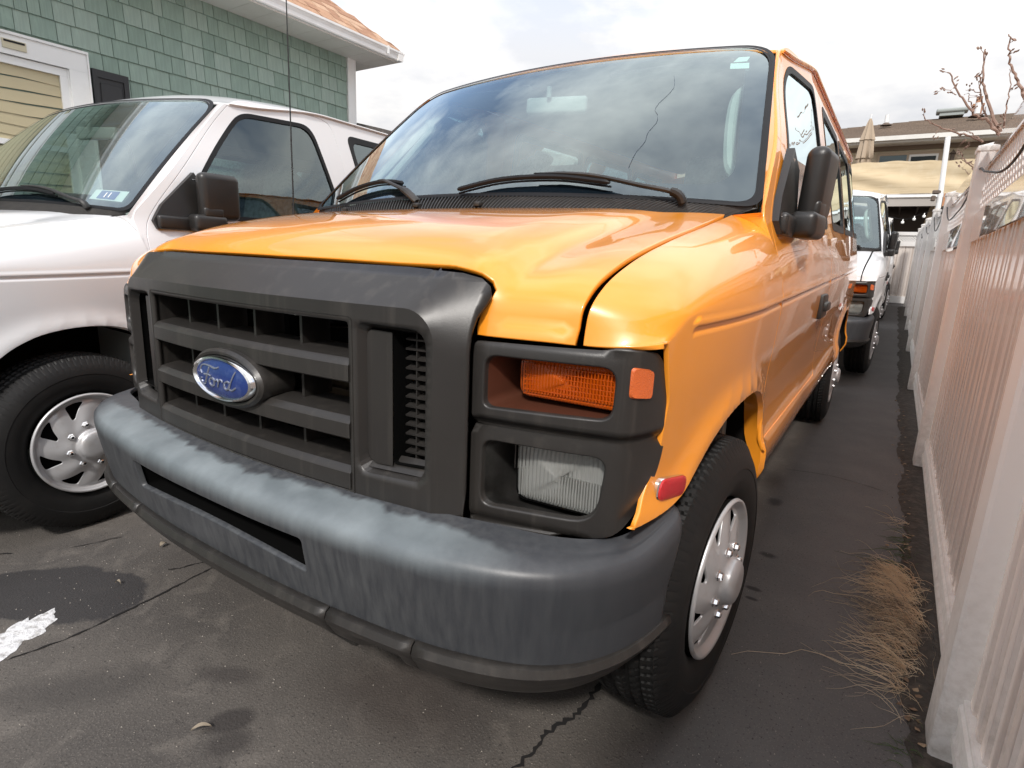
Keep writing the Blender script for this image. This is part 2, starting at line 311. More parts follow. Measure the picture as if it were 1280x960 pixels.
def trim(outline, holes=(), step=0.04, rows=(), sy=None, bstep=None, lines=()):
    """triangulate a 2-D region with an even inner grid; returns 2-D verts, faces"""
    sy = sy or step; bstep = bstep or min(step, sy)
    loops = [resample(outline, bstep)]+[resample(h, bstep) for h in holes]; nh = len(loops); extra = [resample(l, bstep) for l in lines]
    B = np.array([p for l in loops+extra for p in l]); O = np.array(loops[0])
    x0, y0 = O.min(0); x1, y1 = O.max(0)
    xs = np.linspace(x0, x1, max(2, int(round((x1-x0)/step))+1)); ys = list(np.linspace(y0, y1, max(2, int(round((y1-y0)/sy))+1)))
    for rw in rows: ys = [v for v in ys if abs(v-rw) > sy*0.25]
    ys = np.array(sorted(ys+list(rows)))
    G = np.stack(np.meshgrid(xs, ys), -1).reshape(-1, 2)
    ok = inside(G, loops[0])
    for l in loops[1:]: ok &= ~inside(G, l)
    G = G[ok]
    if len(G):
        dmin = np.full(len(G), 9e9)
        for i in range(0, len(B), 400):
            dd = ((G[:, None, :]-B[None, i:i+400, :])**2).sum(-1).min(1); dmin = np.minimum(dmin, dd)
        G = G[dmin > (0.38*min(bstep, step, sy))**2]
    P = [Vector(p) for p in B]+[Vector(p) for p in G]; E = []; n = 0
    for l in loops+extra:
        E += [(n+i, n+(i+1) % len(l)) for i in range(len(l))]; n += len(l)
    v, e, f, *_ = delaunay_2d_cdt(P, E, [], 0, 1e-7)
    V = np.array([(p.x, p.y) for p in v]); f = [q for q in f if len(q) == 3]
    C = np.array([V[list(q)].mean(0) for q in f]); ok = inside(C, loops[0])
    for l in loops[1:]: ok &= ~inside(C, l)
    f = [q for q, k in zip(f, ok) if k]
    f = [q if (V[q[1]][0]-V[q[0]][0])*(V[q[2]][1]-V[q[0]][1])-(V[q[1]][1]-V[q[0]][1])*(V[q[2]][0]-V[q[0]][0]) > 0 else (q[0], q[2], q[1]) for q in f]
    return V, f
def patch(fn, outline, holes=(), flip=False, **kw):
    V, f = trim(outline, holes, **kw); P = fn(V[:, 0], V[:, 1])
    if flip: f = [tuple(reversed(q)) for q in f]
    return [tuple(p) for p in P], f
def ring(fn, la, lb, offa=None, offb=None, flip=False):
    """quads between two equal-length 2-D loops mapped by fn, each with an xyz offset"""
    d_ = lambda L: [tuple(np.array(L[i])+(np.array(L[(i+1) % len(L)])-np.array(L[i]))*j/mm[i]) for i in range(len(L)) for j in range(mm[i])]
    mm = [max(1, int(math.ceil(math.dist(la[i], la[(i+1) % len(la)])/.035))) for i in range(len(la))]
    la, lb = d_(la), d_(lb)
    A = fn(np.array([p[0] for p in la]), np.array([p[1] for p in la])); Bv = fn(np.array([p[0] for p in lb]), np.array([p[1] for p in lb]))
    if offa is not None: A = A+np.array(offa)
    if offb is not None: Bv = Bv+np.array(offb)
    n = len(la); V = [tuple(p) for p in A]+[tuple(p) for p in Bv]
    Fc = [(i, (i+1) % n, n+(i+1) % n, n+i) for i in range(n)]
    if flip: Fc = [tuple(reversed(q)) for q in Fc]
    return V, Fc
def rpoly(C, R, n=6):
    out = []; m_ = len(C); R = R if isinstance(R, (list, tuple)) else [R]*m_
    for i in range(m_):
        p = np.array(C[i], float); a = np.array(C[i-1], float)-p; b = np.array(C[(i+1) % m_], float)-p
        ra = min(R[i], np.linalg.norm(a)*0.48); rb = min(R[i], np.linalg.norm(b)*0.48)
        s = p+a/np.linalg.norm(a)*ra; e = p+b/np.linalg.norm(b)*rb
        for k in range(n+1):
            t = k/n; out.append(tuple((1-t)**2*s+2*t*(1-t)*p+t*t*e))
    return out
def offset(C, d):
    """offset polygon corners inwards by d (counter-clockwise polygon)"""
    n = len(C); out = []; A = sum(C[i][0]*C[(i+1) % n][1]-C[(i+1) % n][0]*C[i][1] for i in range(n)); s = 1 if A > 0 else -1
    for i in range(n):
        p = np.array(C[i], float); a = p-np.array(C[i-1], float); b = np.array(C[(i+1) % n], float)-p
        a /= np.linalg.norm(a); b /= np.linalg.norm(b); na = np.array([-a[1], a[0]])*s; nb = np.array([-b[1], b[0]])*s
        m_ = (na+nb); m_ /= np.dot(m_, na) if abs(np.dot(m_, na)) > 1e-6 else 1
        out.append(tuple(p+m_*d))
    return out

def skin(name, fn, V2, faces, m, parent=None, flip=False, thick=.010, mirror=False, eps=5e-4, **props):
    """a panel with exact surface normals and a rolled edge"""
    u = V2[:, 0]; v = V2[:, 1]; P = fn(u, v)
    du = fn(u+eps, v)-fn(u-eps, v); dv = fn(u, v+eps)-fn(u, v-eps); Nn = np.cross(du, dv); L = np.linalg.norm(Nn, axis=1)[:, None]; Nn = Nn/np.maximum(L, 1e-12)
    if flip: Nn = -Nn; faces = [tuple(reversed(q)) for q in faces]
    if mirror: P = P*np.array([-1, 1, 1]); Nn = Nn*np.array([-1, 1, 1]); faces = [tuple(reversed(q)) for q in faces]
    cnt = {}
    for q in faces:
        for i in range(3):
            a, b = q[i], q[(i+1) % 3]; cnt[(a, b)] = 1
    be = [(a, b) for (a, b) in cnt if (b, a) not in cnt]
    V = [tuple(p) for p in P]; F = list(faces); LN = [tuple(Nn[i]) for q in faces for i in q]
    out = {}
    for a, b in be:
        t = P[b]-P[a]; n_ = Nn[a]+Nn[b]; o = np.cross(t, n_); o /= max(1e-12, np.linalg.norm(o)); out.setdefault(a, []).append(o); out.setdefault(b, []).append(o)
    top = {}; mid = {}; bot = {}; nrm = {}
    for a, os_ in out.items():
        o = np.sum(os_, 0); o /= max(1e-12, np.linalg.norm(o)); r = thick*.22
        top[a] = len(V); V.append(tuple(P[a])); mid[a] = len(V); V.append(tuple(P[a]+o*r*.9-Nn[a]*r)); bot[a] = len(V); V.append(tuple(P[a]+o*r*.9-Nn[a]*thick)); nrm[a] = (Nn[a], (o*.8+Nn[a]*.45), o)
    for a, b in be:
        F.append((b, a, top[a], top[b])) if False else None
        F.append((top[b], top[a], mid[a], mid[b])); LN += [tuple(nrm[b][0]), tuple(nrm[a][0]), tuple(nrm[a][1]), tuple(nrm[b][1])]
        F.append((mid[b], mid[a], bot[a], bot[b])); LN += [tuple(nrm[b][1]), tuple(nrm[a][1]), tuple(nrm[a][2]), tuple(nrm[b][2])]
    me = bpy.data.meshes.new(name); me.from_pydata([tuple(map(float, p)) for p in V], [], [tuple(map(int, f)) for f in F]); me.update(); me.materials.append(m)
    me.polygons.foreach_set('use_smooth', [True]*len(me.polygons))
    if len(LN) == len(me.loops): me.normals_split_custom_set([tuple(float(c) for c in n) for n in LN])
    return obj(name, me, parent, **props)

# ================================================================== the van (one built, the others are copies)
ZK = [.40, .46, .52, .575, .61, .66, .72, .82, .95, 1.05, 1.18, 1.28, 1.5, 1.7, 1.88, 1.97, 2.04]
XK = [.93, .962, .992, 1.004, 1.004, .990, .985, .990, 1.000, 1.004, .996, .976, .932, .889, .848, .828, .815]
ARCH_F = [(.300, .682), (.36, .679), (.43, .682), (.485, .700), (.53, .742), (.585, .785), (.67, .822), (.78, .840), (.90, .838), (1.0, .812), (1.075, .762), (1.115, .70), (1.13, .62), (1.14, .50)]
ARCH_R = [(3.84, .50), (3.85, .62), (3.88, .70), (3.94, .775), (4.03, .828), (4.15, .858), (4.40, .858), (4.52, .828), (4.61, .775), (4.67, .70), (4.70, .62), (4.71, .50)]
_AR = np.array([tuple(p) for p in smooth(ARCH_F, 5)]+[tuple(p) for p in smooth(ARCH_R, 5)])
def groove_z(y): return 1.018+.030*y
def S(y, z, detail=True):
    y = np.asarray(y, float); z = np.asarray(z, float)
    x = pchip(ZK, np.array(XK), z)
    tl = .19*np.maximum(0, .9-y)**2; th = .0365*np.maximum(0, 2.2-y)**2
    w = sst((z-1.05)/.25); x = x-(tl*(1-w)+th*w)-.035*np.clip((2.2-y)/.45, 0, 1.1)*sst((z-1.45)/.35)-.06*(np.maximum(0, y-4.85)/.6)**2
    if detail:
        d = np.full(len(y), 9.)
        for p in _AR: d = np.minimum(d, np.hypot(y-p[0], z-p[1]))
        x = x+.015*np.exp(-(d/.046)**2)*np.where(z > .56, 1, np.maximum(0, (z-.48)/.08))
        g = z-groove_z(y); x = x+np.where((y > .44) & (y < 5.3), .0032*np.exp(-((g-.006)/.007)**2)-.0060*np.exp(-((g+.006)/.0045)**2), 0)
    return x
def side(y, z): return np.stack([S(y, z), y, z], 1)
TK = [0, .25, .5, .7, .85, .93, 1.0]
CUT = dict(x=[.842, .838, .830, .822, .817, .814, .813], y=[1.075, .860, .600, .420, .315, .283, .276], z=[1.280, 1.238, 1.187, 1.140, 1.092, 1.052, .998])
HC = {.0: ([.93, .72, .50, .35, .268, .236, .205], [1.290, 1.266, 1.230, 1.188, 1.140, 1.090, 1.0]),
      .36: ([.94, .735, .51, .355, .270, .237, .208], [1.289, 1.264, 1.227, 1.185, 1.138, 1.088, 1.0]),
      .64: ([.965, .77, .54, .375, .282, .245, .222], [1.288, 1.263, 1.223, 1.181, 1.136, 1.086, 1.0]),
      .735: ([.985, .80, .56, .385, .268, .238, .230], [1.285, 1.256, 1.210, 1.170, 1.125, 1.075, 1.0]),
      .82: ([1.00, .825, .58, .398, .284, .252, .242], [1.280, 1.241, 1.186, 1.140, 1.094, 1.054, 1.0]),
      .92: ([1.03, .845, .59, .407, .300, .267, .258], [1.281, 1.242, 1.190, 1.144, 1.096, 1.054, 1.0]),
      1.0: (CUT['y'], CUT['z']), 1.12: ([1.12, .88, .62, .44, .33, .30, .293], [1.272, 1.228, 1.176, 1.126, 1.08, 1.045, .996])}
_us = sorted(HC); _uk = [-u for u in _us[::-1] if u > 0]+_us
def hood(a, b, sink=0.0):
    """a = x-like (-.82 .82), b = 0 at the cowl .. 1.2 at the front lip"""
    u = np.asarray(a)/.82; t = np.asarray(b)/1.2
    xs = pchip(TK, np.array(CUT['x']), t)
    ys = np.array([pchip(TK, np.array(HC[abs(k)][0]), t) for k in _uk]); zs = np.array([pchip(TK, np.array(HC[abs(k)][1]), t) for k in _uk])
    y = pchip(_uk, ys, u); z = pchip(_uk, zs, u)
    y = y-.005*sst((1.021-z)/.006)*(z < 1.05)
    return np.stack([u*xs, y+sink, z-sink], 1)
def hood_b_at(x, z):
    bs = np.linspace(.6, 1.2, 400); P = hood(np.full(400, x/.82*.82*.82/.815), bs); return float(bs[np.argmin(abs(P[:, 2]-z))])
def zB_(a): return 1.018+.030*(1.12-a)+.022-.038*sst((a/.786-.87)/.13)
def fender(a, b):
    """a = metres forward of the door seam (0 .. .786); b < 0 below the shoulder line, 0 .. .25 over the shoulder to the bonnet gap"""
    a = np.asarray(a, float); b = np.asarray(b, float); t = a/.786
    zB = zB_(a); yB = 1.12-a
    yl = yB+np.clip(t, 0, 2)**4*np.interp(zB+b, [.62, .68, .70, .75, .80, .90, 1.0, 1.05], [-.034, -.034, -.012, .028, .052, .052, .018, 0]); zl = zB+b
    low = np.stack([S(yl, zl), yl, zl], 1)
    A = np.stack([pchip(TK, np.array(CUT[k]), t) for k in 'xyz'], 1)
    xB = S(yB, zB, False); B = np.stack([xB, yB, zB], 1)
    e = sst((t-.82)/.18)
    Cx = np.stack([xB-.006-.030*e-.012*(1-t), .5*(yB+A[:, 1])-.015*e, A[:, 2]-.010-.008*(1-e)+.012*e], 1)
    s = np.clip(b/.25, 0, 1.1)[:, None]
    up = (1-s)**2*B+2*s*(1-s)*Cx+s*s*A
    return np.where((b > 0)[:, None], up, low)
def ws(X, V, off=0.0):
    """windscreen: X in -.85 .. .85, V 0 (cowl) .. .8 (roof)"""
    s = np.asarray(X)/.85; t = np.asarray(V)/.8
    x = s*(.912-.134*t); y = 1.005+.585*t+(.085+.01*t)*s*s
    z = 1.338-.036*s*s*(1-t)+.562*t-.014*s*s*t+.016*4*t*(1-t)
    return np.stack([x, y-off*.7, z+off*.7], 1)
def zg(y): return 1.880+.066*sst((y-1.68)/.7)+.026*(y-1.68)
def roof(X, Vv):
    s = np.asarray(X)/.85; y0 = 1.600+.095*s*s; y = y0+Vv
    yy = np.maximum(np.asarray(y, float), 1.70); xg = S(yy, zg(yy), False)+.005
    zc = 1.890+.137*(1-np.exp(-Vv/.20))+.024*Vv
    g = zg(np.maximum(y, 1.68))
    z = g+(zc-g)*(1-np.abs(s)**3.4)
    return np.stack([s*xg, y, z], 1)
def Fp(x): return .118+.155*x*x

van = empty('passenger_van')
PAINT = M['orange']
def P_(name, VF, m, parent=None, **k): return make(name, VF, m, parent or van, **k)

# --- bonnet
notch = [(.815, 1.0), (.627, .997), (.627, 1.028), (.634, 1.047), (.6445, 1.066), (.646, 1.082), (.634, 1.098), (.610, 1.1115), (.56, 1.1195), (.40, 1.122), (.2, 1.1225), (0, 1.1225)]
fr = [(.82*.991, 1.2)]+[(x/.815*.82, hood_b_at(x/.815*.82*.995, z)) for x, z in notch[1:]]
fr = fr+[(-x, b) for x, b in fr[::-1][1:]]
hood_out = [(-.82*.991, 0.004)]+[(.82*.991, .004)]+fr
hv, hf = trim(hood_out, step=.026, sy=.030, bstep=.02)
skin('hood', hood, hv, hf, PAINT, van, flip=True, thick=.012)
iv, if_ = trim([(-.84, 0), (.84, 0), (.84, 1.0), (-.84, 1.0)], step=.07)
ip = hood(iv[:, 0], iv[:, 1], .022)
P_('hood_gap_filler', ([tuple(p) for p in ip], [tuple(reversed(q)) for q in if_]), M['under'])  # black filler sheet below the hood, gap shade put into its colour
# --- fenders (right-hand one, then its mirror image)
def conv(pts, shift=True):
    out = []
    for y, z in pts:
        a = 1.12-y; out.append((a, z-float(zB_(a))))
    return out
arch = [tuple(p) for p in smooth(ARCH_F, 4)]
arch_ab = [(.786, .677-1.012)]+conv([p for p in arch if p[0] > .315 and p[0] < 1.112])+[(0.012, .66-1.074)]
f_out = [(0.002, .241), (.786, .241), (.786, -.05), (.786, -.15)]+arch_ab+[(.002, .62-1.074)]
fv, ff = trim(f_out[::-1], step=.019, sy=.020, bstep=.012, rows=[-.042, -.0335, -.028, -.021, -.016, -.009, .0])
skin('fender', fender, fv, ff, PAINT, van, flip=True); skin('fender', fender, fv, ff, PAINT, van, flip=True, mirror=True)
def strim(out, holes, **kw):
    """as trim, with grid rows that follow the rising crease of the side"""
    sh = lambda L: [(p[0], p[1]-.030*p[0]) for p in L]
    V, f = trim(sh(out), [sh(h) for h in holes], rows=[.998, 1.0065, 1.012, 1.019, 1.024, 1.031], **kw)
    V = V.copy(); V[:, 1] += .030*V[:, 0]; return V, f
# --- body side with door opening, windows and rear arch
DOOR = [(1.125, .640), (1.122, .90), (1.122, 1.10), (1.130, 1.235), (1.215, 1.350), (1.50, 1.655), (1.70, 1.862), (1.775, 1.918), (2.10, 1.937), (2.37, 1.945), (2.435, 1.905), (2.50, 1.55), (2.535, 1.25), (2.525, .80), (2.50, .640)]
DOOR_R = [.02, .3, .2, .15, .12, .3, .3, .08, .2, .10, .08, .3, .3, .2, .03]
door_hole = rpoly(offset(DOOR, -.003), DOOR_R, 4); door_edge = rpoly(offset(DOOR, .003), DOOR_R, 4)
W1 = [(1.30, 1.290), (2.395, 1.322), (2.345, 1.55), (2.245, 1.882), (1.775, 1.852), (1.48, 1.545)]; W1R = [.04, .05, .3, .09, .07, .3]
WINS = [[(2.655, 1.335), (3.46, 1.358), (3.46, 1.912), (2.555, 1.888)], [(3.535, 1.36), (4.42, 1.388), (4.42, 1.93), (3.535, 1.912)], [(4.50, 1.39), (5.22, 1.41), (5.16, 1.945), (4.50, 1.93)]]
body_out = [(1.121, 1.06), (1.105, 1.16), (1.098, 1.275), (1.115, 1.305), (1.30, 1.487), (1.50, 1.690), (1.66, 1.846), (1.70, 1.878)]
body_out += [(y, float(zg(y))-.004) for y in np.linspace(1.80, 5.42, 20)]
body_out += [(5.45, 1.95), (5.46, 1.4), (5.46, .60), (5.44, .50), (4.712, .49)]+[tuple(p) for p in smooth(ARCH_R, 3)][::-1]+[(3.835, .49), (1.142, .49), (1.135, .60), (1.124, .66)]
body_out = body_out[::-1]
wh = [rpoly(w, .06) for w in WINS]
bv, bf = strim(body_out, [door_hole]+wh, step=.05, sy=.042, bstep=.022)
skin('body_side', side, bv, bf, PAINT, van); skin('body_side', side, bv, bf, PAINT, van, mirror=True)
win1 = rpoly(W1, W1R, 6)
dv, df = strim(door_edge, [win1], step=.036, sy=.030, bstep=.016)
doors = [skin('front_door', side, dv, df, PAINT, van, thick=.014), skin('front_door', side, dv, df, PAINT, van, thick=.014, mirror=True)]
# --- door seams, black seals, window glass
def window(name, C, R, parent, sgn, gl, seal=.020, sn='window_seal'):
    o = rpoly(C, R, 6); i1 = rpoly(offset(C, seal), R, 6)
    def fs(y, z, d=0.0): p = side(y, z); p[:, 0] = S(y, z, False)+d; return p
    s = join(ring(lambda y, z: fs(y, z, -.010), rpoly(offset(C, -.002), R, 6), rpoly(offset(C, -.002), R, 6), None, (.012, 0, 0)),
             ring(lambda y, z: fs(y, z, .002), rpoly(offset(C, -.002), R, 6), i1, None, (-.001, 0, 0)),
             ring(lambda y, z: fs(y, z, .001), i1, i1, None, (-.014, 0, 0)))
    gv, gf = trim(i1, step=.12, bstep=.05); gp = fs(gv[:, 0], gv[:, 1], -.006)
    g = ([tuple(p) for p in gp], gf)
    if sgn < 0: s = flipx(s); g = flipx(g)
    w = make(name, g, gl, parent); make(sn, s, M['rubber'], w if parent is van else parent); return w
for k, sg in enumerate((1, -1)):
    window('door_window', W1, W1R, doors[k], sg, M['sideglass'])
    for C in WINS: window('side_window', C, .06, van, sg, M['sideglass'], .035)
    # handle
    y0 = 2.17
    h = join(xf(rbox(.026, .20, .105, .01, 2), Matrix.Translation((float(S([2.27], [.985], False)[0])+.004, 2.27, .985))),
             xf(rbox(.03, .15, .040, .01, 2), Matrix.Translation((float(S([2.27], [.985], False)[0])+.018, 2.27, .985))))
    make('door_handle', h if sg > 0 else flipx(h), M['plastic_dark'], doors[k])
# --- A-pillar bridge between windscreen and door line
pv = []; pf = []
nr = 15
for i in range(nr):
    t = i/(nr-1); V_ = -.02+.80*t
    a = ws(np.array([.862]), np.array([V_]))[0]
    yb = 1.095+(1.705-1.095)*t; zb = 1.262+(1.880-1.262)*t
    b = np.array([S([yb+.020], [zb], False)[0]-.006, yb+.020, zb]); c = np.array([b[0]-.006, (a[1]+b[1])/2-.004, (a[2]+b[2])/2+.003])
    for k in range(6):
        s = k/5; pv.append(tuple((1-s)**2*a+2*s*(1-s)*c+s*s*b))
for i in range(nr-1):
    for k in range(5): a = i*6+k; pf.append((a, a+1, a+7, a+6))
pil = (pv, pf)
# base of the pillar where it meets the fender
cb = fender(np.full(8, -.0), np.linspace(.24, .08, 8)); cbt = []
for i in range(8):
    s = i/7; a = np.array(pv[0])*(1-s)+np.array(pv[5])*s; cbt.append(a)
base = ([tuple(p) for p in cb]+[tuple(p) for p in cbt], [(i, i+1, 8+i+1, 8+i) for i in range(7)])
P_('windshield_pillar', join(pil, base), PAINT); P_('windshield_pillar', flipx(join(pil, base)), PAINT)
# --- roof, gutters
rv, rf = trim([(-.85, .022), (.85, .022), (.85, 3.76), (-.85, 3.76)], step=.085, sy=.06)
skin('roof', roof, rv, rf, PAINT, van)
for sg in (1, -1):
    gp = [(sg*(.912-.14*t+.018), 1.095+.600*t, 1.300+.590*t+.006) for t in np.linspace(.62, .96, 5)]
    gp = [(sg*.818, 1.690, 1.897)]
    gp = [(sg*(float(roof(np.array([.85]), np.array([y-1.70]))[0][0])+.004), y, float(zg(max(y, 1.68)))-.002) for y in np.linspace(1.72, 5.44, 30)]
    P_('roof_gutter', tube(smooth(gp, 2), [.004, .006, .007]+[.0075]*56, 8, flat=.8), PAINT)
# --- rear end
def rearf(x, z): return np.stack([x, 5.46+0*x-.10*(np.abs(x)/.95)**6-.03*np.maximum(0, z-1.3), z], 1)
rear_o = rpoly([(-.96, .50), (.96, .50), (.955, 1.2), (.80, 1.98), (0, 2.10), (-.80, 1.98), (-.955, 1.2)], .05, 3)[::-1]
rw = [rpoly([(-.80, 1.35), (-.08, 1.35), (-.08, 1.85), (-.70, 1.85)], .06, 4), rpoly([(.08, 1.35), (.80, 1.35), (.70, 1.85), (.08, 1.85)], .06, 4)]
vv, vf = trim(rear_o, rw, step=.09)
P_('rear_doors', ([tuple(p) for p in rearf(vv[:, 0], vv[:, 1])], [tuple(reversed(q)) for q in vf]), PAINT, solid=.008)
for w in rw:
    vv, vf = trim(w, step=.15); P_('rear_window', ([tuple(p) for p in rearf(vv[:, 0], vv[:, 1])-np.array([0, .01, 0])], [tuple(reversed(q)) for q in vf]), M['sideglass'])
P_('rear_bumper', xf(rbox(1.86, .16, .16, .03, 3), Matrix.Translation((0, 5.52, .58))), M['plastic'])
for sg in (1, -1):
    P_('tail_lamp', xf(rbox(.05, .05, .30, .012, 2), Matrix.Translation((sg*.93, 5.43, 1.02))), M['red'])
# --- windscreen
WC = [(-.85, 0), (.85, 0), (.85, .8), (-.85, .8)]; WR = [.05, .05, .13, .13]
w0 = rpoly(WC, WR, 8); w1 = rpoly(offset(WC, .007), WR, 8)
frc = [(-.788, .068), (.788, .068), (.765, .752), (-.765, .752)]; w2 = rpoly(frc, [.10, .10, .12, .12], 8)
gv, gf = trim(w0, step=.06); glass_o = P_('windshield', ([tuple(p) for p in ws(gv[:, 0], gv[:, 1])], gf), M['glass'])
make('windshield_border', ring(lambda a, b: ws(a, b, -.004), w1, w2, flip=False), M['frit'], glass_o)
wout = rpoly(offset(WC, -.011), WR, 8)
make('windshield_gasket', join(ring(lambda a, b: ws(a, b, .004), w0, w1), ring(lambda a, b: ws(a, b, .0035), wout, w0, (0, .004, .003), (0, 0, .001))), M['rubber'], glass_o)
crk = [(.53, .62), (.545, .55), (.535, .50), (.515, .45), (.51, .41), (.525, .38), (.53, .34), (.515, .29), (.515, .24), (.50, .19), (.495, .12)]
cp = ws(np.array([c[0] for c in smooth([(a, b, 0) for a, b in crk], 3)]), np.array([c[1] for c in smooth([(a, b, 0) for a, b in crk], 3)]), .001)
CRACK = tube(cp, .0006, 4)
def on_glass(name, cs, m, off=-.002, parent=None):
    vv, vf = trim(cs, step=.03); return make(name, ([tuple(p) for p in ws(vv[:, 0], vv[:, 1], off)], vf), m, parent or glass_o)
# --- cowl panel with its ribs, wipers
def cowl(a, b):
    """a -.85..+.85 across, b 0 (bonnet) .. 1 (glass)"""
    a = np.asarray(a, float); b = np.asarray(b, float); u = a/.85
    h = hood(u*.82, np.zeros(len(a))); w = ws(u*.85, np.full(len(a), .012))
    h = h+np.array([0, .006, -.012]); w = w+np.array([0, -.002, -.004])
    P = h*(1-b)[:, None]+w*b[:, None]; P[:, 2] += .006*np.sin(np.pi*b)-.01
    P[:, 0] = np.clip(u*(.842+.07*b), -2, 2); return P
aa, bb = np.meshgrid(np.linspace(-.85, .85, 60), np.linspace(0, 1, 6)); cv = cowl(aa.ravel(), bb.ravel())
cf = [(j*60+i, j*60+i+1, (j+1)*60+i+1, (j+1)*60+i) for j in range(5) for i in range(59)]
cowl_o = P_('cowl_panel', ([tuple(p) for p in cv], cf), M['plastic_dark'])
rb = []
for i in range(118):
    a0 = -.83+1.66*i/117
    b_ = np.linspace(.04, .94, 6); sk = .035*math.copysign(1, a0)*min(1, abs(a0)/.2)*.6
    c = cowl(a0+sk*(b_-.5)+0*b_, b_); w = .0036; V = []
    for p in c: V += [(p[0]-w, p[1], p[2]-.002), (p[0]-w*.5, p[1], p[2]+.009), (p[0]+w*.5, p[1], p[2]+.009), (p[0]+w, p[1], p[2]-.002)]
    Fc = [(j*4+k, (j+1)*4+k, (j+1)*4+k+1, j*4+k+1) for j in range(5) for k in range(3)]+[(0, 1, 2, 3), (23, 22, 21, 20)]
    rb.append((V, Fc))
make('cowl_rib', join(*rb), M['plastic'], cowl_o, smooth=False, kind='stuff')
for sx in (-.20, -.62, .07):
    p = cowl(np.array([sx]), np.array([.3]))[0]
    make('washer_nozzle', xf(rbox(.026, .045, .016, .005, 2), Matrix.Translation((p[0], p[1]+.01, p[2]+.012))), M['plastic'], cowl_o)
def wp(X, V, off): return tuple(ws(np.array([X]), np.array([V]), off)[0])
def wiper(arm, blade):
    A = smooth(arm, 6); n = len(A); k = int(n*.30)
    o = P_('wiper', join(tube(A[:k+1], [.015]+[.018]*(k-1)+[.016], 10, flat=.7), tube(A[k-1:], [.012]+[.0115]*(n-k-3)+[.008, .006, .005], 8, flat=.6)), M['plastic_dark'])
    B = smooth(blade, 8); n = len(B); U = [tuple(np.array(p)+np.array([0, -.010, .011])) for p in B]
    make('wiper_blade', join(tube(B, .0055, 6, flat=.6), tube(U, [.004]+[.0085]*(n-2)+[.004], 7)), M['rubber'], o)
    return o
wiper([(.725, 1.040, 1.305), wp(.655, -.004, .030), wp(.56, .014, .034), wp(.40, .052, .032), wp(.22, .066, .026)], [wp(-.035, -.002, .012), wp(.09, .034, .013), wp(.21, .046, .014), wp(.33, .046, .013), wp(.47, .028, .012)])
wiper([(-.225, .990, 1.318), wp(-.27, .004, .030), wp(-.37, .046, .032), wp(-.44, .074, .030), wp(-.50, .082, .024)], [wp(-.68, .010, .012), wp(-.60, .052, .013), wp(-.50, .070, .014), wp(-.41, .068, .013), wp(-.32, .050, .012)])

# --- grille
def gy(x, z):
    x = np.asarray(x, float); z = np.asarray(z, float); dx = np.maximum(np.abs(x)-.514, 0); dz = np.maximum(z-.980, 0)
    d = np.maximum(np.hypot(dx, dz)-.062-.012*(np.abs(x) > .5)*0, 0); k = dz/(dx+dz+1e-9)
    return Fp(x*.93)+d*(.36+.86*k**1.3)
def gsurf(d=0.0): return lambda x, z: np.stack([x, gy(x, z)+d, z], 1)
GO = [(0, .632), (.30, .633), (.630, .640), (.635, .70), (.635, .96), (.635, 1.010), (.637, 1.035), (.645, 1.056), (.6485, 1.072), (.641, 1.088), (.622, 1.101), (.585, 1.1085), (.45, 1.1135), (0, 1.1135)]
GOm = GO+[(-x, z) for x, z in GO[::-1][1:-1]]
GOs = [tuple(p) for p in GOm]
HM = [(-.382, .656), (.382, .656), (.382, 1.006), (-.382, 1.006)]; HMp = rpoly(HM, .008, 2)
HV = [(.404, .704), (.562, .710), (.562, 1.004), (.404, 1.008)]; HVp = rpoly(HV, [.03, .03, .035, .02], 5)
HVm = [(-x, z) for x, z in HVp[::-1]]
cz = [(.576, .642), (.576, .98)]+[(.514+.062*math.cos(t), .980+.062*math.sin(t)) for t in np.linspace(.1, math.pi/2, 9)]; cz = cz+[(-x, z) for x, z in cz[::-1]]
cz_ = cz+[(-.555, .641), (.555, .641)]
gv, gf = trim(GOs, [HMp, HVp, HVm], step=.020, bstep=.012, lines=[cz])
grille = P_('grille', ([tuple(p) for p in gsurf()(gv[:, 0], gv[:, 1])], gf), M['plastic'], solid=.014, angle=12)
def wall(loop, d0, d1, m, name, inset=0.0, loop2=None):
    l2 = loop2 or loop
    return ring(gsurf(0), loop, l2, (0, d0, 0), (0, d1, 0), flip=False)
shell = [wall(HMp, 0, .11, None, '')]; VENT_WALLS = []
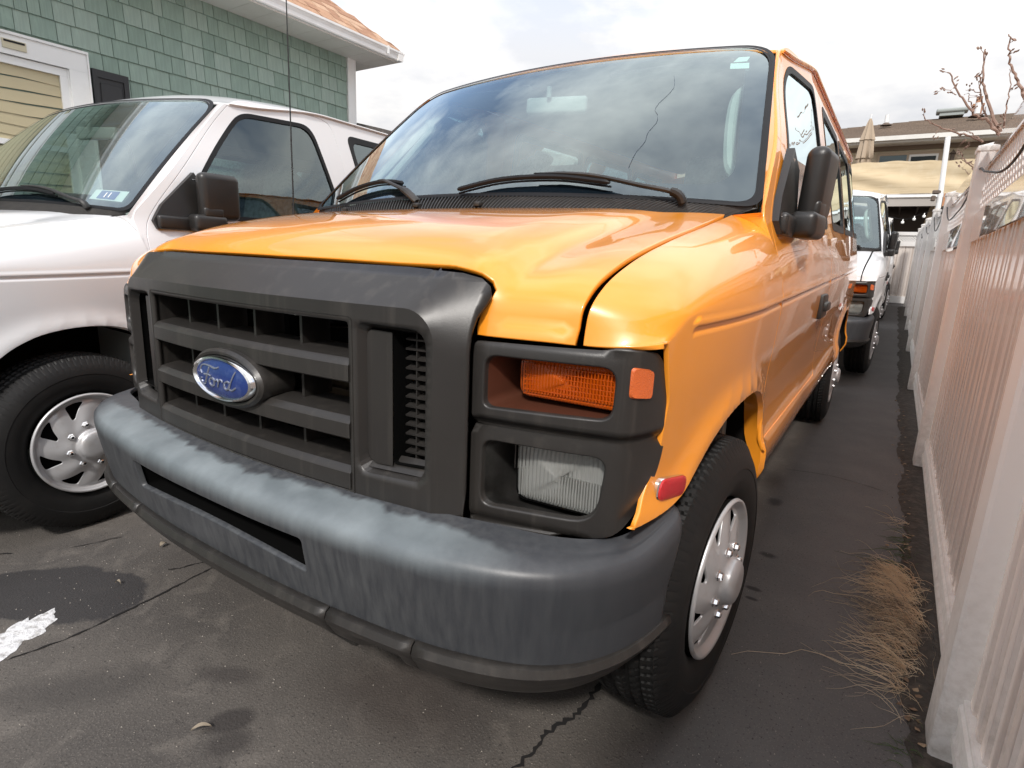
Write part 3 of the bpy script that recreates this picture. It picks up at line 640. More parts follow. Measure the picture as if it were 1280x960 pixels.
for sg in (1, -1):
    L1 = HVp if sg > 0 else HVm
    C2 = offset(HV, .010); L2 = rpoly(C2, [.028, .028, .03, .018], 5); L2 = L2 if sg > 0 else [(-x, z) for x, z in L2[::-1]]
    shell.append(ring(gsurf(0), L1, L2, (0, .001, 0), (0, .022, 0)))
    # column face beside the vent and the sloping sill below it
    col = [(.412, .722), (.474, .724), (.474, .992), (.412, .994)]; vent = [(.474, .730), (.555, .734), (.555, .994), (.474, .994)]
    if sg < 0: col = [(-x, z) for x, z in col[::-1]]; vent = [(-x, z) for x, z in vent[::-1]]
    vv, vf = trim(rpoly(col, [.03, .002, .002, .02] if sg > 0 else [.02, .002, .002, .03], 4), step=.03)
    shell.append(([tuple(p) for p in gsurf(.016)(vv[:, 0], vv[:, 1])], vf))
    vl = rpoly(vent, .006, 2); VENT_WALLS.append(ring(gsurf(0), vl, vl, (0, .018, 0), (0, .115, 0)))
    x0, x1 = (.412, .556)
    q = [(x0, .718), (x1, .722), (x1, .742), (x0, .738)]
    if sg < 0: q = [(-x, z) for x, z in q[::-1]]
    V = [(q[0][0], gy(q[0][0], q[0][1])+.010, q[0][1]-.004), (q[1][0], gy(q[1][0], q[1][1])+.010, q[1][1]-.004), (q[2][0], gy(q[2][0], q[2][1])+.04, q[2][1]), (q[3][0], gy(q[3][0], q[3][1])+.04, q[3][1])]
    shell.append((V, [(0, 1, 2, 3)]))
make('grille_recess', join(*shell), M['plastic'], grille, smooth=False)
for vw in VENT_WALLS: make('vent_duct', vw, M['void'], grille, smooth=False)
for sg in (1, -1):
    for k in range(13):
        z = .752+.0192*k*.99; V = []; Fc = []
        for x in (.484, .553):
            y = gy(x, z)+.040; V += [(sg*x, y, z), (sg*x, y+.001, z-.0035), (sg*x, y+.035, z+.006), (sg*x, y+.034, z+.0095)]
        Fc = [(0, 4, 5, 1), (1, 5, 6, 2), (2, 6, 7, 3), (3, 7, 4, 0)]
        make('vent_louver', (V, Fc), M['plastic'], grille, smooth=False)
    for x in (.506, .534):
        make('vent_mullion', box(min(sg*x, sg*(x+.003)), max(sg*x, sg*(x+.003)), float(gy(x, .85))+.043, float(gy(x, .85))+.065, .734, .990), M['plastic'], grille, smooth=False)
# horizontal bars
def bar(z0, z1, dip=True):
    xs = np.linspace(-.382, .382, 33); V = []; Fc = []
    prof = [(.105, z1+.010), (.050, z1+.009), (.012, z1+.003), (.004, z1-.004), (.0, z1-.010), (.0, z0+.004), (.006, z0), (.05, z0-.002), (.105, z0-.002)]
    for x in xs:
        for d, z in prof: V.append((x, Fp(x*.93)-.002+d, z))
    L = len(prof)
    for i in range(32):
        for j in range(L-1): a = i*L+j; Fc.append((a, a+1, a+L+1, a+L))
    return V, Fc
for z0, z1 in ((.883, .929), (.765, .809), (.655, .703)):
    make('grille_bar', bar(z0, z1), M['plastic'], grille, angle=22)
for zr in ((.931, 1.004), (.812, .883), (.706, .765)):
    for x in (-.27, -.12, .035, .195):
        if zr[0] == .812 and x in (.035,): continue
        make('grille_fin', box(x-.004, x+.004, Fp(x)+.045, Fp(x)+.12, zr[0]-.0+.006, zr[1]+.02), M['plastic'], grille, smooth=False)
make('grille_rim', ring(gsurf(-.0015), rpoly(offset(HM, -.010), .01, 2), rpoly(offset(HM, -.002), .008, 2), None, (0, .006, 0)), M['plastic'], grille)
# emblem
def oval(a, b, y, n=48, cx=.0, cz=.840, lean=.0): return [(cx+a*math.cos(2*math.pi*k/n), y+.155*(a*math.cos(2*math.pi*k/n))**2, cz+b*math.sin(2*math.pi*k/n)) for k in range(n)]
def loft(L, cap=True):
    n = len(L[0]); V = [p for l in L for p in l]; Fc = []
    for i in range(len(L)-1):
        for k in range(n): Fc.append((i*n+k, i*n+(k+1) % n, (i+1)*n+(k+1) % n, (i+1)*n+k))
    if cap:
        V.append(tuple(np.mean(L[-1], 0)+np.array([0, -.0, 0]))); c = len(V)-1
        for k in range(n): Fc.append(((len(L)-1)*n+k, (len(L)-1)*n+(k+1) % n, c))
    return V, [tuple(q) for q in Fc]
emb = make('emblem', loft([oval(.142, .070, .185), oval(.142, .070, .122), oval(.140, .068, .106), oval(.133, .061, .099), oval(.126, .055, .100), oval(.122, .052, .106)]), M['plastic'], grille)
make('emblem_ring', loft([oval(.123, .053, .108), oval(.122, .052, .096), oval(.118, .0495, .090), oval(.112, .046, .088), oval(.107, .043, .091), oval(.104, .041, .095)], False), M['chrome'], emb)
make('emblem_face', loft([oval(.106, .0425, .0935), oval(.09, .035, .0900), oval(.06, .022, .0875), oval(.03, .01, .0865)]), M['blue'], emb)
# the word on the oval, written in strokes of thin tube
def stroke(pts, r=.0025):
    P = smooth([(x, 0, z) for x, z in pts], 6); out = []
    for p in P:
        x, z = p[0], p[2]; d = min(1, math.hypot(x/.106, (z)/.0425)); y = .0865+.007*d*d-.0014
        out.append((x, y+.155*x*x*.9, .840+z))
    n = len(out); return tube(out, [r*(.55+.45*math.sin(math.pi*min(1, (i+2)/(n*.5)))) if i < n*.25 else r for i in range(n)], 5)
word = [[(-.070, .004), (-.076, .014), (-.066, .025), (-.040, .027), (-.012, .024), (.004, .028)], [(-.034, .026), (-.042, .006), (-.054, -.014), (-.068, -.020), (-.077, -.013), (-.072, -.006)],
        [(-.058, .004), (-.040, .006), (-.026, .004)], [(-.022, .000), (-.032, -.004), (-.034, -.014), (-.024, -.019), (-.014, -.012), (-.014, -.002), (-.022, .000), (-.010, -.004), (.000, -.001)],
        [(.000, .001), (.004, -.006), (-.002, -.018)], [(.002, -.010), (.010, .000), (.018, .000), (.020, -.004)], [(.046, -.002), (.036, .000), (.026, -.008), (.028, -.018), (.038, -.017), (.048, -.004)],
        [(.066, .026), (.060, .016), (.048, -.006), (.044, -.016), (.052, -.018), (.066, -.010)]]
make('emblem_script', join(*[stroke(w) for w in word]), M['script'], emb)
# behind the grille
P_('radiator', join(box(-.60, .60, .42, .44, .50, 1.08)), M['under'], smooth=False)
for i in range(22):
    z = .635+.0125*i
    if i % 2 == 0: P_('condenser_fin', box(-.37, .37, .345, .37, z, z+.006), M['condenser'], smooth=False)
P_('condenser', box(-.375, .375, .362, .40, .63, .90), M['condenser'], smooth=False)
P_('grille_support', join(box(-.38, .38, .27, .30, 1.0, 1.10), box(-.012, .012, .27, .30, .60, 1.0), box(-.40, .40, .25, .33, .60, .63)), M['void'], smooth=False)
for sg in (1, -1):
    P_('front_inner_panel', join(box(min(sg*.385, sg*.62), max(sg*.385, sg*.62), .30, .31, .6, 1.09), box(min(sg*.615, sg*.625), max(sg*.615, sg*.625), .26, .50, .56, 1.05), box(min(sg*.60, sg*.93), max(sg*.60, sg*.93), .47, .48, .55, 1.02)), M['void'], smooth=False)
P_('hose', tube(smooth([(-.25, .33, .965), (-.10, .30, .975), (.05, .31, .962), (.2, .33, .97)], 6), .011, 8), M['chrome'])

# --- lamp surrounds
def bzs(a, z, d=0.0):
    """a = path length along the front then round the corner: 0 at x=.624"""
    a = np.asarray(a, float); z = np.asarray(z, float)
    AK = [0, .10, .18, .235, .262, .285, .305, .345, .40]
    X = [.624, .724, .804, .858, .884, .903, .915, .930, .944]; Y = [.222, .240, .257, .272, .281, .293, .309, .345, .398]
    x = pchip(AK, np.array(X), a); y = pchip(AK, np.array(Y), a)
    # lower outer part sweeps back and in towards the tip
    dn = np.clip((.86-z)/.24, 0, 1); k = sst((a-.20)/.14)
    x = x-.012*dn**1.5*k; y = y-.0*dn
    # recessed band between the two frames and rounded frame edges
    band = np.exp(-((z-.829)/.010)**4)
    cut = .018*band*(1-.35*k)
    r = .010*np.exp(-np.minimum(np.abs(z-.993), np.abs(z-.640))/.006)
    fl = .016*k*dn
    tx = sst((a-.235)/.08)
    y = y+(cut+r)*(1-tx)+d*(1-tx); x = x-(cut)*tx-d*tx-fl*0
    return np.stack([x, y, z], 1)
BO = [(0, .632), (.20, .640), (.262, .650), (.300, .662), (.332, .690), (.378, .745), (.394, .80), (.394, .90), (.372, .96), (.352, .986), (.30, .994), (.2, .992), (0, .988)]
H1 = [(.018, .862), (.264, .868), (.266, .968), (.018, .968)]; H2 = [(.018, .666), (.250, .674), (.262, .806), (.018, .806)]
R1 = [.02, .03, .035, .03]; R2 = [.03, .05, .035, .03]
h1 = rpoly(H1, R1, 6); h2 = rpoly(H2, R2, 6)
BOr = rpoly(BO, [.01, .1, .1, .03, .03, .03, .03, .03, .03, .012, .1, .1, .01], 3)
def h_in(H, R, dx, y0):
    """inner end of a lamp recess, straight-on plane y=y0"""
    return H
bzv, bzf = trim(BOr, [h1, h2], step=.014, bstep=.010)
def plane_loop(loop_xz, y0, slant): return [(x, y0+slant*(x-.65), z) for x, z in loop_xz]
L1b = rpoly([(.672, .880), (.890, .880), (.890, .962), (.672, .962)], [.02, .02, .02, .02], 6)
L2b = rpoly([(.664, .652), (.878, .650), (.878, .798), (.664, .798)], [.03, .03, .03, .03], 6)
def funnel(h, back, y0, slant, lip=True):
    A = bzs(np.array([p[0] for p in h]), np.array([p[1] for p in h])); hi = [((p[0]-.13)*.965+.13, (p[1]-np.mean([q[1] for q in h]))*.92+np.mean([q[1] for q in h])) for p in h]
    B = bzs(np.array([p[0] for p in hi]), np.array([p[1] for p in hi]), .014); Cc = np.array(plane_loop(back, y0, slant))
    n = len(h); V = [tuple(p) for p in A]+[tuple(p) for p in B]; V2 = [tuple(p) for p in B]+[tuple(p) for p in Cc]
    f = [(i, (i+1) % n, n+(i+1) % n, n+i) for i in range(n)]
    return (V, f), (V2, f)
fa1, fb1 = funnel(h1, L1b, .325, .09); fa2, fb2 = funnel(h2, L2b, .335, .09)
BACK1 = ([(.625, .335, .84), (.90, .36, .84), (.90, .36, .99), (.625, .335, .99)], [(0, 1, 2, 3)])
def lens(loop, y0, slant, bulge):
    c = np.mean(loop, 0); rings = []
    for s, d in ((1.0, .012), (1.0, .0), (.965, -.004), (.90, -.006), (.6, -.006-bulge*.6), (.3, -.006-bulge*.9), (.05, -.006-bulge)):
        rings.append([(c[0]+(x-c[0])*s, y0+slant*(x-.65)+d, c[1]+(z-c[1])*s) for x, z in loop])
    return loft(rings)
AM = rpoly([(.688, .886), (.890, .884), (.892, .964), (.686, .964)], .022, 6)
HL = rpoly([(.678, .665), (.856, .672), (.858, .800), (.664, .787)], .022, 6)
HL = rpoly([(.690, .676), (.874, .676), (.876, .802), (.686, .798)], .022, 6)
for sg in (1, -1):
    fx = (lambda q: q) if sg > 0 else flipx
    bo = skin('headlamp_surround', bzs, bzv, bzf, M['plastic'], van, thick=.02, mirror=sg < 0)
    make('surround_lip', fx(join(fa1, fa2)), M['plastic'], bo)
    make('lamp_recess', fx(fb2), M['silverbowl'], bo); make('lamp_recess', fx(fb1), M['redbowl'], bo)
    hl = make('headlight', fx(lens(HL, .290, .09, .004)), M['lens'], bo)
    # faceted reflector bowl behind the lens
    c = (.781, .739); rr = []
    for s, d in ((1.0, .010), (.97, .016), (.8, .045), (.5, .062), (.2, .068)):
        rr.append([(c[0]+(x-c[0])*s, .290+.09*(x-.65)+d, c[1]+(z-c[1])*s) for x, z in HL])
    make('lamp_bowl', fx(loft(rr)), M['reflector'], hl)
    make('lamp_bulb', fx(xf(lathe([(0, .001), (.002, .010), (.03, .012), (.034, .001)], 12), Matrix.Translation((.78, .324, .742)) @ Matrix.Rotation(math.pi/2, 4, 'Z'))), M['bulb'], hl)
    make('lamp_rim', fx(join(ring(lambda x, z: np.stack([x, .2885+.09*(x-.65), z], 1), [(.781+(x-.781)*1.03, .739+(z-.739)*1.04) for x, z in HL], HL), ring(lambda x, z: np.stack([x, .2885+.09*(x-.65), z], 1), [(.781+(x-.781)*1.03, .739+(z-.739)*1.04) for x, z in HL], [(.781+(x-.781)*1.03, .739+(z-.739)*1.04) for x, z in HL], None, (0, .03, 0)))), M['void'], hl)
    make('lens_flute', fx(join(*([box(.682+.0075*k, .6845+.0075*k, .3105+.00068*k, .2885+.00068*k, .735, .784) for k in range(23)]+[box(.698+.0056*k, .7000+.0056*k, .2840+.0005*k, .2905+.0005*k, .686, .742) for k in range(30)]))), M['lens'], hl, smooth=False, kind='stuff')
    ts = make('turn_signal', fx(lens(AM, .284, .09, .003)), M['amber'], bo)
    rr = []; c = (.775, .922)
    for s, d in ((1.0, .008), (.9, .022), (.6, .030), (.2, .032)):
        rr.append([(c[0]+(x-c[0])*s, .284+.09*(x-.65)+d, c[1]+(z-c[1])*s) for x, z in AM])
    make('lamp_bowl', fx(loft(rr)), M['amber_back'], ts)
    inner = rpoly([(.692, .893), (.860, .891), (.862, .951), (.690, .951)], .018, 6)
    make('lens_rib', fx(join(*([box(.708+.0062*k, .7104+.0062*k, .2775+.00056*k, .2815+.00056*k, .897, .952) for k in range(28)]+[([(.702, .2762, z), (.880, .2920, z), (.880, .2920, z+.0014), (.702, .2762, z+.0014)], [(0, 1, 2, 3)]) for z in (.893, .902, .911, .920, .929, .938, .949)]))), M['amber'], ts, smooth=False, kind='stuff')
    # side marker on the corner
    sm = rpoly([(.302, .918), (.330, .918), (.330, .966), (.302, .968)], .006, 3)
    sm = rpoly([(.285, .914), (.331, .910), (.331, .962), (.285, .969)], .009, 4)
    A = bzs(np.array([p[0] for p in sm]), np.array([p[1] for p in sm]), -.0005); Bq = bzs(np.array([p[0] for p in sm]), np.array([p[1] for p in sm]), -.007)
    cc = Bq.mean(0); V = [tuple(p) for p in A]+[tuple(p*.92+cc*.08) for p in Bq]+[tuple(cc+np.array([.001, -.0005, 0]))]; n = len(sm)
    make('side_marker', fx((V, [(i, (i+1) % n, n+(i+1) % n, n+i) for i in range(n)]+[(n+i, n+(i+1) % n, 2*n) for i in range(n)])), M['sidemark'], bo)
    # round-ended red reflector on the fender
    rr = rpoly([(.386, .703), (.492, .688), (.482, .735), (.376, .752)], .022, 6)
    rr = [(y, z) for y, z in rr]
    ry = np.array([p[0] for p in rr]); rz = np.array([p[1] for p in rr]); fs_ = lambda y, z: np.stack([S(y, z, False), y, z], 1)
    A = fs_(ry, rz); c = fs_(np.array([ry.mean()]), np.array([rz.mean()]))[0]
    nn = np.cross(fs_(np.array([ry.mean()+.03]), np.array([rz.mean()]))[0]-c, fs_(np.array([ry.mean()]), np.array([rz.mean()+.03]))[0]-c); nn /= np.linalg.norm(nn)
    nn[2] *= .3; nn /= np.linalg.norm(nn); tv = np.cross(np.array([0, 0, 1.]), nn); tv /= np.linalg.norm(tv); uv2 = np.cross(nn, tv); ct, st_ = math.cos(-.16), math.sin(-.16)
    R0 = rpoly([(-.056, -.0215), (.056, -.0215), (.056, .0215), (-.056, .0215)], .021, 6); c = c+nn*.004
    A = np.array([c+tv*(p*ct-q*st_)+uv2*(p*st_+q*ct) for p, q in R0])
    rings = [[tuple(p+nn*d) for p in (c+(A-c)*s)] for s, d in ((1.04, -.004), (1.04, .005), (1.0, .007))]
    rf_o = P_('side_reflector', fx(loft(rings, False)), M['chrome'])
    rings = [[tuple(p+nn*d) for p in (c+(A-c)*s)] for s, d in ((1.0, .005), (.97, .010), (.85, .012), (.4, .0125))]
    make('reflector_lens', fx(loft(rings)), M['red'], rf_o)

# --- front bumper
BP = [(0, .050), (.20, .053), (.40, .066), (.60, .091), (.72, .122), (.81, .163), (.875, .220), (.915, .285), (.938, .350), (.952, .420), (.958, .480)]
_bx = smooth([(x, y, 0) for x, y in BP], 6); _bs = [0.0]
for i in range(1, len(_bx)): _bs.append(_bs[-1]+float(np.linalg.norm(_bx[i]-_bx[i-1])))
BL = _bs[-1]; _bxx = [float(p[0]) for p in _bx]; _byy = [float(p[1]) for p in _bx]
def bpath(s):
    s = np.asarray(s, float); a = np.abs(s); x = np.interp(a, _bs, _bxx); y = np.interp(a, _bs, _byy)
    x2 = np.interp(a+.01, _bs, _bxx); y2 = np.interp(a+.01, _bs, _byy); x1 = np.interp(a-.01, _bs, _bxx); y1 = np.interp(a-.01, _bs, _byy)
    x1 = np.where(a < .01, -np.interp(np.abs(a-.01), _bs, _bxx), x1); y1 = np.where(a < .01, np.interp(np.abs(a-.01), _bs, _byy), y1)
    tx, ty = x2-x1, y2-y1; L = np.hypot(tx, ty); nx, ny = ty/L, -tx/L; sg = np.sign(s)+(s == 0)
    return x*sg, y, nx*sg, ny
PP = [(0, -.004, .420), (.08, .012, .500), (.15, .024, .570), (.178, .027, .597), (.193, .024, .612), (.207, .014, .624), (.222, -.001, .633), (.26, -.034, .645), (.31, -.085, .655)]
def bump_s(s, p):
    x, y, nx, ny = bpath(s); o = pchip([q[0] for q in PP], np.array([q[1] for q in PP]), p); z = pchip([q[0] for q in PP], np.array([q[2] for q in PP]), p)
    e = sst((np.abs(s)-.68)/(BL-.70)); o = np.where(o < .01, .01+(o-.01)*(1-.80*e)*1.0, o); z = z-.014*e*np.clip((p-.2)/.05, 0, 1)+.040*sst((np.abs(s)-1.0)/(BL-1.0))*np.clip((p-.05)/.15, 0, 1)
    f = np.clip((np.abs(s)-(BL-.05))/.05, 0, 1); o = o-.02*f**2
    return np.stack([x+nx*o, y+ny*o, z], 1)
def p_of_z(z): return float(np.interp(z, [q[2] for q in PP], [q[0] for q in PP]))
slot = [(-.345, .506), (-.10, .513), (.10, .517), (.22, .508), (.345, .490), (.347, .578), (-.347, .578)]
slot = [(-.345, .496), (-.20, .508), (0, .516), (.20, .508), (.345, .492), (.347, .578), (-.347, .578)]
slp = rpoly([(x, p_of_z(z)) for x, z in slot], [.012, .1, .1, .1, .014, .012, .012], 4)
bo_ = rpoly([(-BL, .0), (BL, .0), (BL, .31), (-BL, .31)], [.02, .02, .012, .012], 4)
uv_, uf = trim(bo_, [slp], step=.024, sy=.017, bstep=.014)
bump_o = skin('front_bumper', bump_s, uv_, uf, M['bumper'], van, thick=.014)
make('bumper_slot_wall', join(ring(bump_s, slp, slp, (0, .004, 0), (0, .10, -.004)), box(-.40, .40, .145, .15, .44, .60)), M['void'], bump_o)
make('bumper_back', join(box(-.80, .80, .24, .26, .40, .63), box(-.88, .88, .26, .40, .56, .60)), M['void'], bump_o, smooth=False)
VPf = [(0, -.010, .426), (.014, .010, .4185), (.0165, .0115, .4165), (.022, .0110, .410), (.045, -.002, .388), (.07, -.018, .362), (.088, -.034, .347), (.10, -.055, .339), (.12, -.09, .342)]
def val_s(s, p):
    x, y, nx, ny = bpath(s); o = pchip([q[0] for q in VPf], np.array([q[1] for q in VPf]), p); z = pchip([q[0] for q in VPf], np.array([q[2] for q in VPf]), p)
    e = sst((np.abs(s)-.68)/(BL-.70)); z = z+.012*e*np.clip((p)/.1, 0, 1); z = np.where(np.abs(s) < .42, z-.0*p, z)
    return np.stack([x+nx*o, y+ny*o, z], 1)
for s0, s1, nm in ((-.392, .392, 'bumper_valance'), (.396, .604, 'step_pad'), (-.604, -.396, 'step_pad'), (.607, BL-.01, 'bumper_corner'), (-BL+.01, -.607, 'bumper_corner')):
    vv, vf = trim([(s0, 0), (s1, 0), (s1, .12), (s0, .12)], step=.03, sy=.011, bstep=.011)
    P = val_s(vv[:, 0], vv[:, 1])
    if nm == 'step_pad':   # pressed triangular pocket
        c = abs((s0+s1)/2); a = np.abs(vv[:, 0]); w = sst((.045-np.abs(vv[:, 1]-.066)*1.5)/.01)*sst((.06-np.abs(a-.515)*1.0)/.012)
        P[:, 1] += .016*w
    make(nm, ([tuple(p) for p in P], vf), M['plastic'], bump_o, solid=.006, angle=24)
make('air_dam', xf(rbox(.80, .10, .05, .012, 3), Matrix.Translation((0, .175, .318))), M['plastic_dark'], bump_o)

# --- wheel wells, floor, underbody
def well(arch, y0, y1):
    V = []; Fc = []; A = [tuple(p) for p in smooth(arch, 3) if p[0] > .50]
    for y, z in A:
        x = float(S([y], [z])[0]); V += [(x-.008, y, z), (x-.03, y, z+.004), (.62, y, z+.03)]
    for i in range(len(A)-1):
        for k in range(2): a = i*3+k; Fc.append((a, a+1, a+4, a+3))
    return V, Fc
for sg in (1, -1):
    fx = (lambda q: q) if sg > 0 else flipx
    P_('wheel_well', fx(well(ARCH_F, .3, 1.1)), M['under']); P_('wheel_well', fx(well(ARCH_R, 3.8, 4.7)), M['under']); P_('inner_fender', fx(box(.60, .62, .3, 1.2, .3, .9)), M['under'], smooth=False); P_('inner_fender', fx(box(.60, .62, 3.8, 4.75, .3, .9)), M['under'], smooth=False)
    # folded-in lip of the rear half of the front arch, in body colour
    A = [p for p in smooth(ARCH_F, 4) if p[0] > .86]; V = []; Fc = []
    for p in A:
        x = float(S([p[0]], [p[1]])[0]); V += [(x-.001, p[0], p[1]), (x-.012, p[0]-.012, p[1]-.004), (x-.05, p[0]-.006, p[1])]
    for i in range(len(A)-1):
        for k in range(2): a = i*3+k; Fc.append((a, a+1, a+4, a+3))
    P_('arch_lip', fx((V, Fc)), PAINT)
P_('underbody', join(box(-.90, .90, 1.2, 5.40, .46, .50), box(-.60, .60, .30, 1.2, .40, .50), box(-.45, -.35, .3, 5.3, .30, .42), box(.35, .45, .3, 5.3, .30, .42), box(-.62, .62, .72, .86, .28, .38), box(-.62, .62, 4.20, 4.32, .28, .44)), M['under'], smooth=False)
P_('cabin_floor', join(box(-.93, .93, 1.15, 5.38, .56, .60), box(-.90, .90, 1.08, 1.14, .50, 1.26)), M['dash'], smooth=False)

# --- wheels
def tyre_mesh(nth=480):
    R = .365; prof = [(-.200, .208), (-.213, .222), (-.222, .26), (-.222, .292), (-.212, .325), (-.198, .345)]
    tr = np.linspace(-.192, -.024, 26)
    prof += [(w, .3620-.9*(w+.108)**2*(1 if abs(w+.108) > .03 else 1)) for w in tr]
    prof += [(-.018, .345), (-.005, .325), (.004, .300), (.0062, .286), (.0045, .284), (.006, .262), (.001, .240), (-.008, .222), (-.018, .208)]
    L = len(prof); V = []
    for k in range(nth):
        th = 2*math.pi*k/nth
        for j, (w, r) in enumerate(prof):
            d = 0.0
            if 6 <= j < 32:
                c = w+.108; a = abs(c)
                if abs(a-.020) < .0042 or abs(a-.052) < .0045: d = .009
                elif a > .056: d = .0065 if (k+(2 if c > 0 else 0)+int(a*60)) % 5 == 0 else 0
                else: d = .005 if (k+int(c*160)) % 5 == 0 else 0
            elif j in (5, 32): d = .004 if k % 5 == 0 else 0
            rr = r-d; V.append((w, rr*math.cos(th), rr*math.sin(th)))
    Fc = []
    for k in range(nth):
        k2 = (k+1) % nth
        for j in range(L-1): a = k*L+j; b = k2*L+j; Fc.append((a, b, b+1, a+1))
    return V, Fc
TY = mesh('tyre', *tyre_mesh(), M['tyre'], True, 18)
def caph(y, z):
    rs = [0, .030, .045, .056, .0605, .066, .076, .100, .124, .148, .170, .184, .190, .196, .201, .206, .2075]
    hs = [.048, .047, .044, .037, .022, .016, .014, .008, .002, -.004, -.010, -.013, -.008, .002, .006, .003, -.006]
    r = np.hypot(y, z); th = np.arctan2(z, y); k = np.cos(8*(th-(.18-r)*3.0)+.9); f = sst((r-.07)/.04)*sst((.186-r)/.02)
    return np.stack([pchip(rs, np.array(hs), np.clip(r, 0, .2075))+.0035*k*f, y, z], 1)
def cap_mesh():
    out = [(.207*math.cos(t), .207*math.sin(t)) for t in np.linspace(0, 2*math.pi, 161)[:-1]]; holes = []
    for k in range(8):
        a = 2*math.pi*k/8; P = [(.177, a+.02), (.180, a+.22), (.178, a+.43), (.150, a+.455), (.121, a+.50), (.118, a+.40), (.150, a+.20)]
        holes.append(rpoly([(r*math.cos(t), r*math.sin(t)) for r, t in P], [.012, .03, .010, .03, .008, .010, .03], 3))
    V, f = trim(out, holes, step=.0085, bstep=.007, lines=[[(q*math.cos(t), q*math.sin(t)) for t in np.linspace(0, 2*math.pi, 161)[:-1]] for q in (.186, .192, .197, .2015, .205)]+[[(q*math.cos(t), q*math.sin(t)) for t in np.linspace(0, 2*math.pi, 49)[:-1]] for q in (.058, .062, .067)]); return V, f, holes
cV, cF, cH = cap_mesh()
CAPO = skin('wheel', caph, cV, cF, M['hub'], None, thick=.007); CAP = CAPO.data; bpy.data.objects.remove(CAPO)
RIMB = mesh('rim_back', *join(lathe([(-.004, .206), (-.03, .195), (-.045, .185), (-.05, .01)], 40)), M['under'])
bm_ = lathe([(.0, .0135), (.003, .0140), (.006, .0105), (.013, .0095), (.0155, .006), (.016, .0002)], 6)
NUT = mesh('lug_nut', *bm_, M['chrome'], True, 30)
def wheel(y, sg, steer, z=.365, x=1.0):
    cp_ = obj('wheel', CAP, van); cp_.location = (sg*x, y, z); cp_.rotation_euler = (0, 0, steer+(0 if sg > 0 else math.pi))
    obj('tyre', TY, cp_); obj('wheel_back', RIMB, cp_)
    for k in range(8):
        a = 2*math.pi*(k+.3)/8; n = obj('lug_nut', NUT, cp_); n.location = (.010, .086*math.cos(a), .086*math.sin(a))
    return cp_
for sg in (1, -1):
    wheel(.795, sg, -.07, x=1.0); wheel(4.275, sg, 0, x=.985)

# --- mirrors, folded back along the doors
def mirror(sg, fold):
    base = join(xf(rbox(.030, .225, .060, .012, 3), Matrix.Translation((.966, 1.295, 1.265))),
                ([(.968, 1.18, 1.235), (.972, 1.42, 1.245), (.955, 1.43, 1.44), (.938, 1.395, 1.500), (.95, 1.22, 1.34), (.958, 1.17, 1.27),
                  (.950, 1.18, 1.235), (.954, 1.42, 1.245), (.93, 1.43, 1.44), (.915, 1.395, 1.500), (.93, 1.22, 1.34), (.935, 1.17, 1.27)],
                 [(0, 1, 2, 3, 4, 5)]+[(i, i+6, (i+1) % 6+6, (i+1) % 6) for i in range(6)]))
    o = P_('mirror_mount', base if sg > 0 else flipx(base), M['mirror_shell'], angle=45)
    piv = Vector((.985, 1.335, 1.250)); Rm = Matrix.Translation(piv) @ Matrix.Rotation(fold, 4, 'Z')
    arm = join(rbox(.165, .080, .078, .022, 4, Rm @ Matrix.Translation((.070, -.012, .022))), rbox(.100, .062, .050, .014, 4, Rm @ Matrix.Translation((.085, -.016, .072))))
    def tp(c): k = (c.x/.22+.5); return (c.x, c.y*(1-.12*k)-.010*(c.z/.2), c.z*(1.0-.05*(k-.5)))
    head = rbox(.200, .068, .215, .030, 5, Rm @ Matrix.Translation((.128, -.016, .143)) @ Matrix.Rotation(-.04, 4, 'Y'), tp)
    a = make('mirror_arm', arm if sg > 0 else flipx(arm), M['mirror_shell'], o, angle=50)
    h = make('mirror_housing', head if sg > 0 else flipx(head), M['mirror_shell'], o, angle=60)
    g = rbox(.185, .006, .160, .002, 1, Rm @ Matrix.Translation((.128, .050, .140)))
    make('mirror_glass', g if sg > 0 else flipx(g), M['chrome'], o)
for sg in (1, -1): mirror(sg, math.radians(85))

# --- inside: dash, steering wheel, seats, grab handles, rear-view mirror
dash = join(xf(rbox(1.70, .42, .16, .05, 4), Matrix.Translation((0, 1.36, 1.20)) @ Matrix.Rotation(.05, 4, 'X')), xf(rbox(.46, .22, .10, .03, 3), Matrix.Translation((.42, 1.50, 1.27))), xf(rbox(.5, .5, .5, .05, 3), Matrix.Translation((0, 1.35, .95))))
P_('dashboard', dash, M['dash'])
def torus(R, r, n, m_):
    V = []; Fc = []
    for i in range(n):
        t = 2*math.pi*i/n
        for j in range(m_): p = 2*math.pi*j/m_; V.append(((R+r*math.cos(p))*math.cos(t), (R+r*math.cos(p))*math.sin(t), r*math.sin(p)))
    for i in range(n):
        for j in range(m_): Fc.append((i*m_+j, ((i+1) % n)*m_+j, ((i+1) % n)*m_+(j+1) % m_, i*m_+(j+1) % m_))
    return V, Fc
SW = Matrix.Translation((.42, 1.62, 1.26)) @ Matrix.Rotation(math.radians(52), 4, 'X')
P_('steering_wheel', join(xf(torus(.19, .015, 36, 10), SW), xf(rbox(.12, .10, .04, .02, 3), SW), xf(rbox(.34, .03, .02, .008, 2), SW), xf(rbox(.03, .17, .02, .008, 2), SW @ Matrix.Translation((0, -.09, 0)))), M['trimgrey'])
def seat(x, y, w=.50):
    return join(xf(rbox(w, .50, .16, .05, 3), Matrix.Translation((x, y, .86))), xf(rbox(w, .13, .62, .05, 3), Matrix.Translation((x, y+.27, 1.20)) @ Matrix.Rotation(-.20, 4, 'X')), xf(rbox(w*.52, .09, .17, .04, 3), Matrix.Translation((x, y+.36, 1.575)) @ Matrix.Rotation(-.2, 4, 'X')), box(x-w*.4, x+w*.4, y-.2, y+.2, .60, .80))
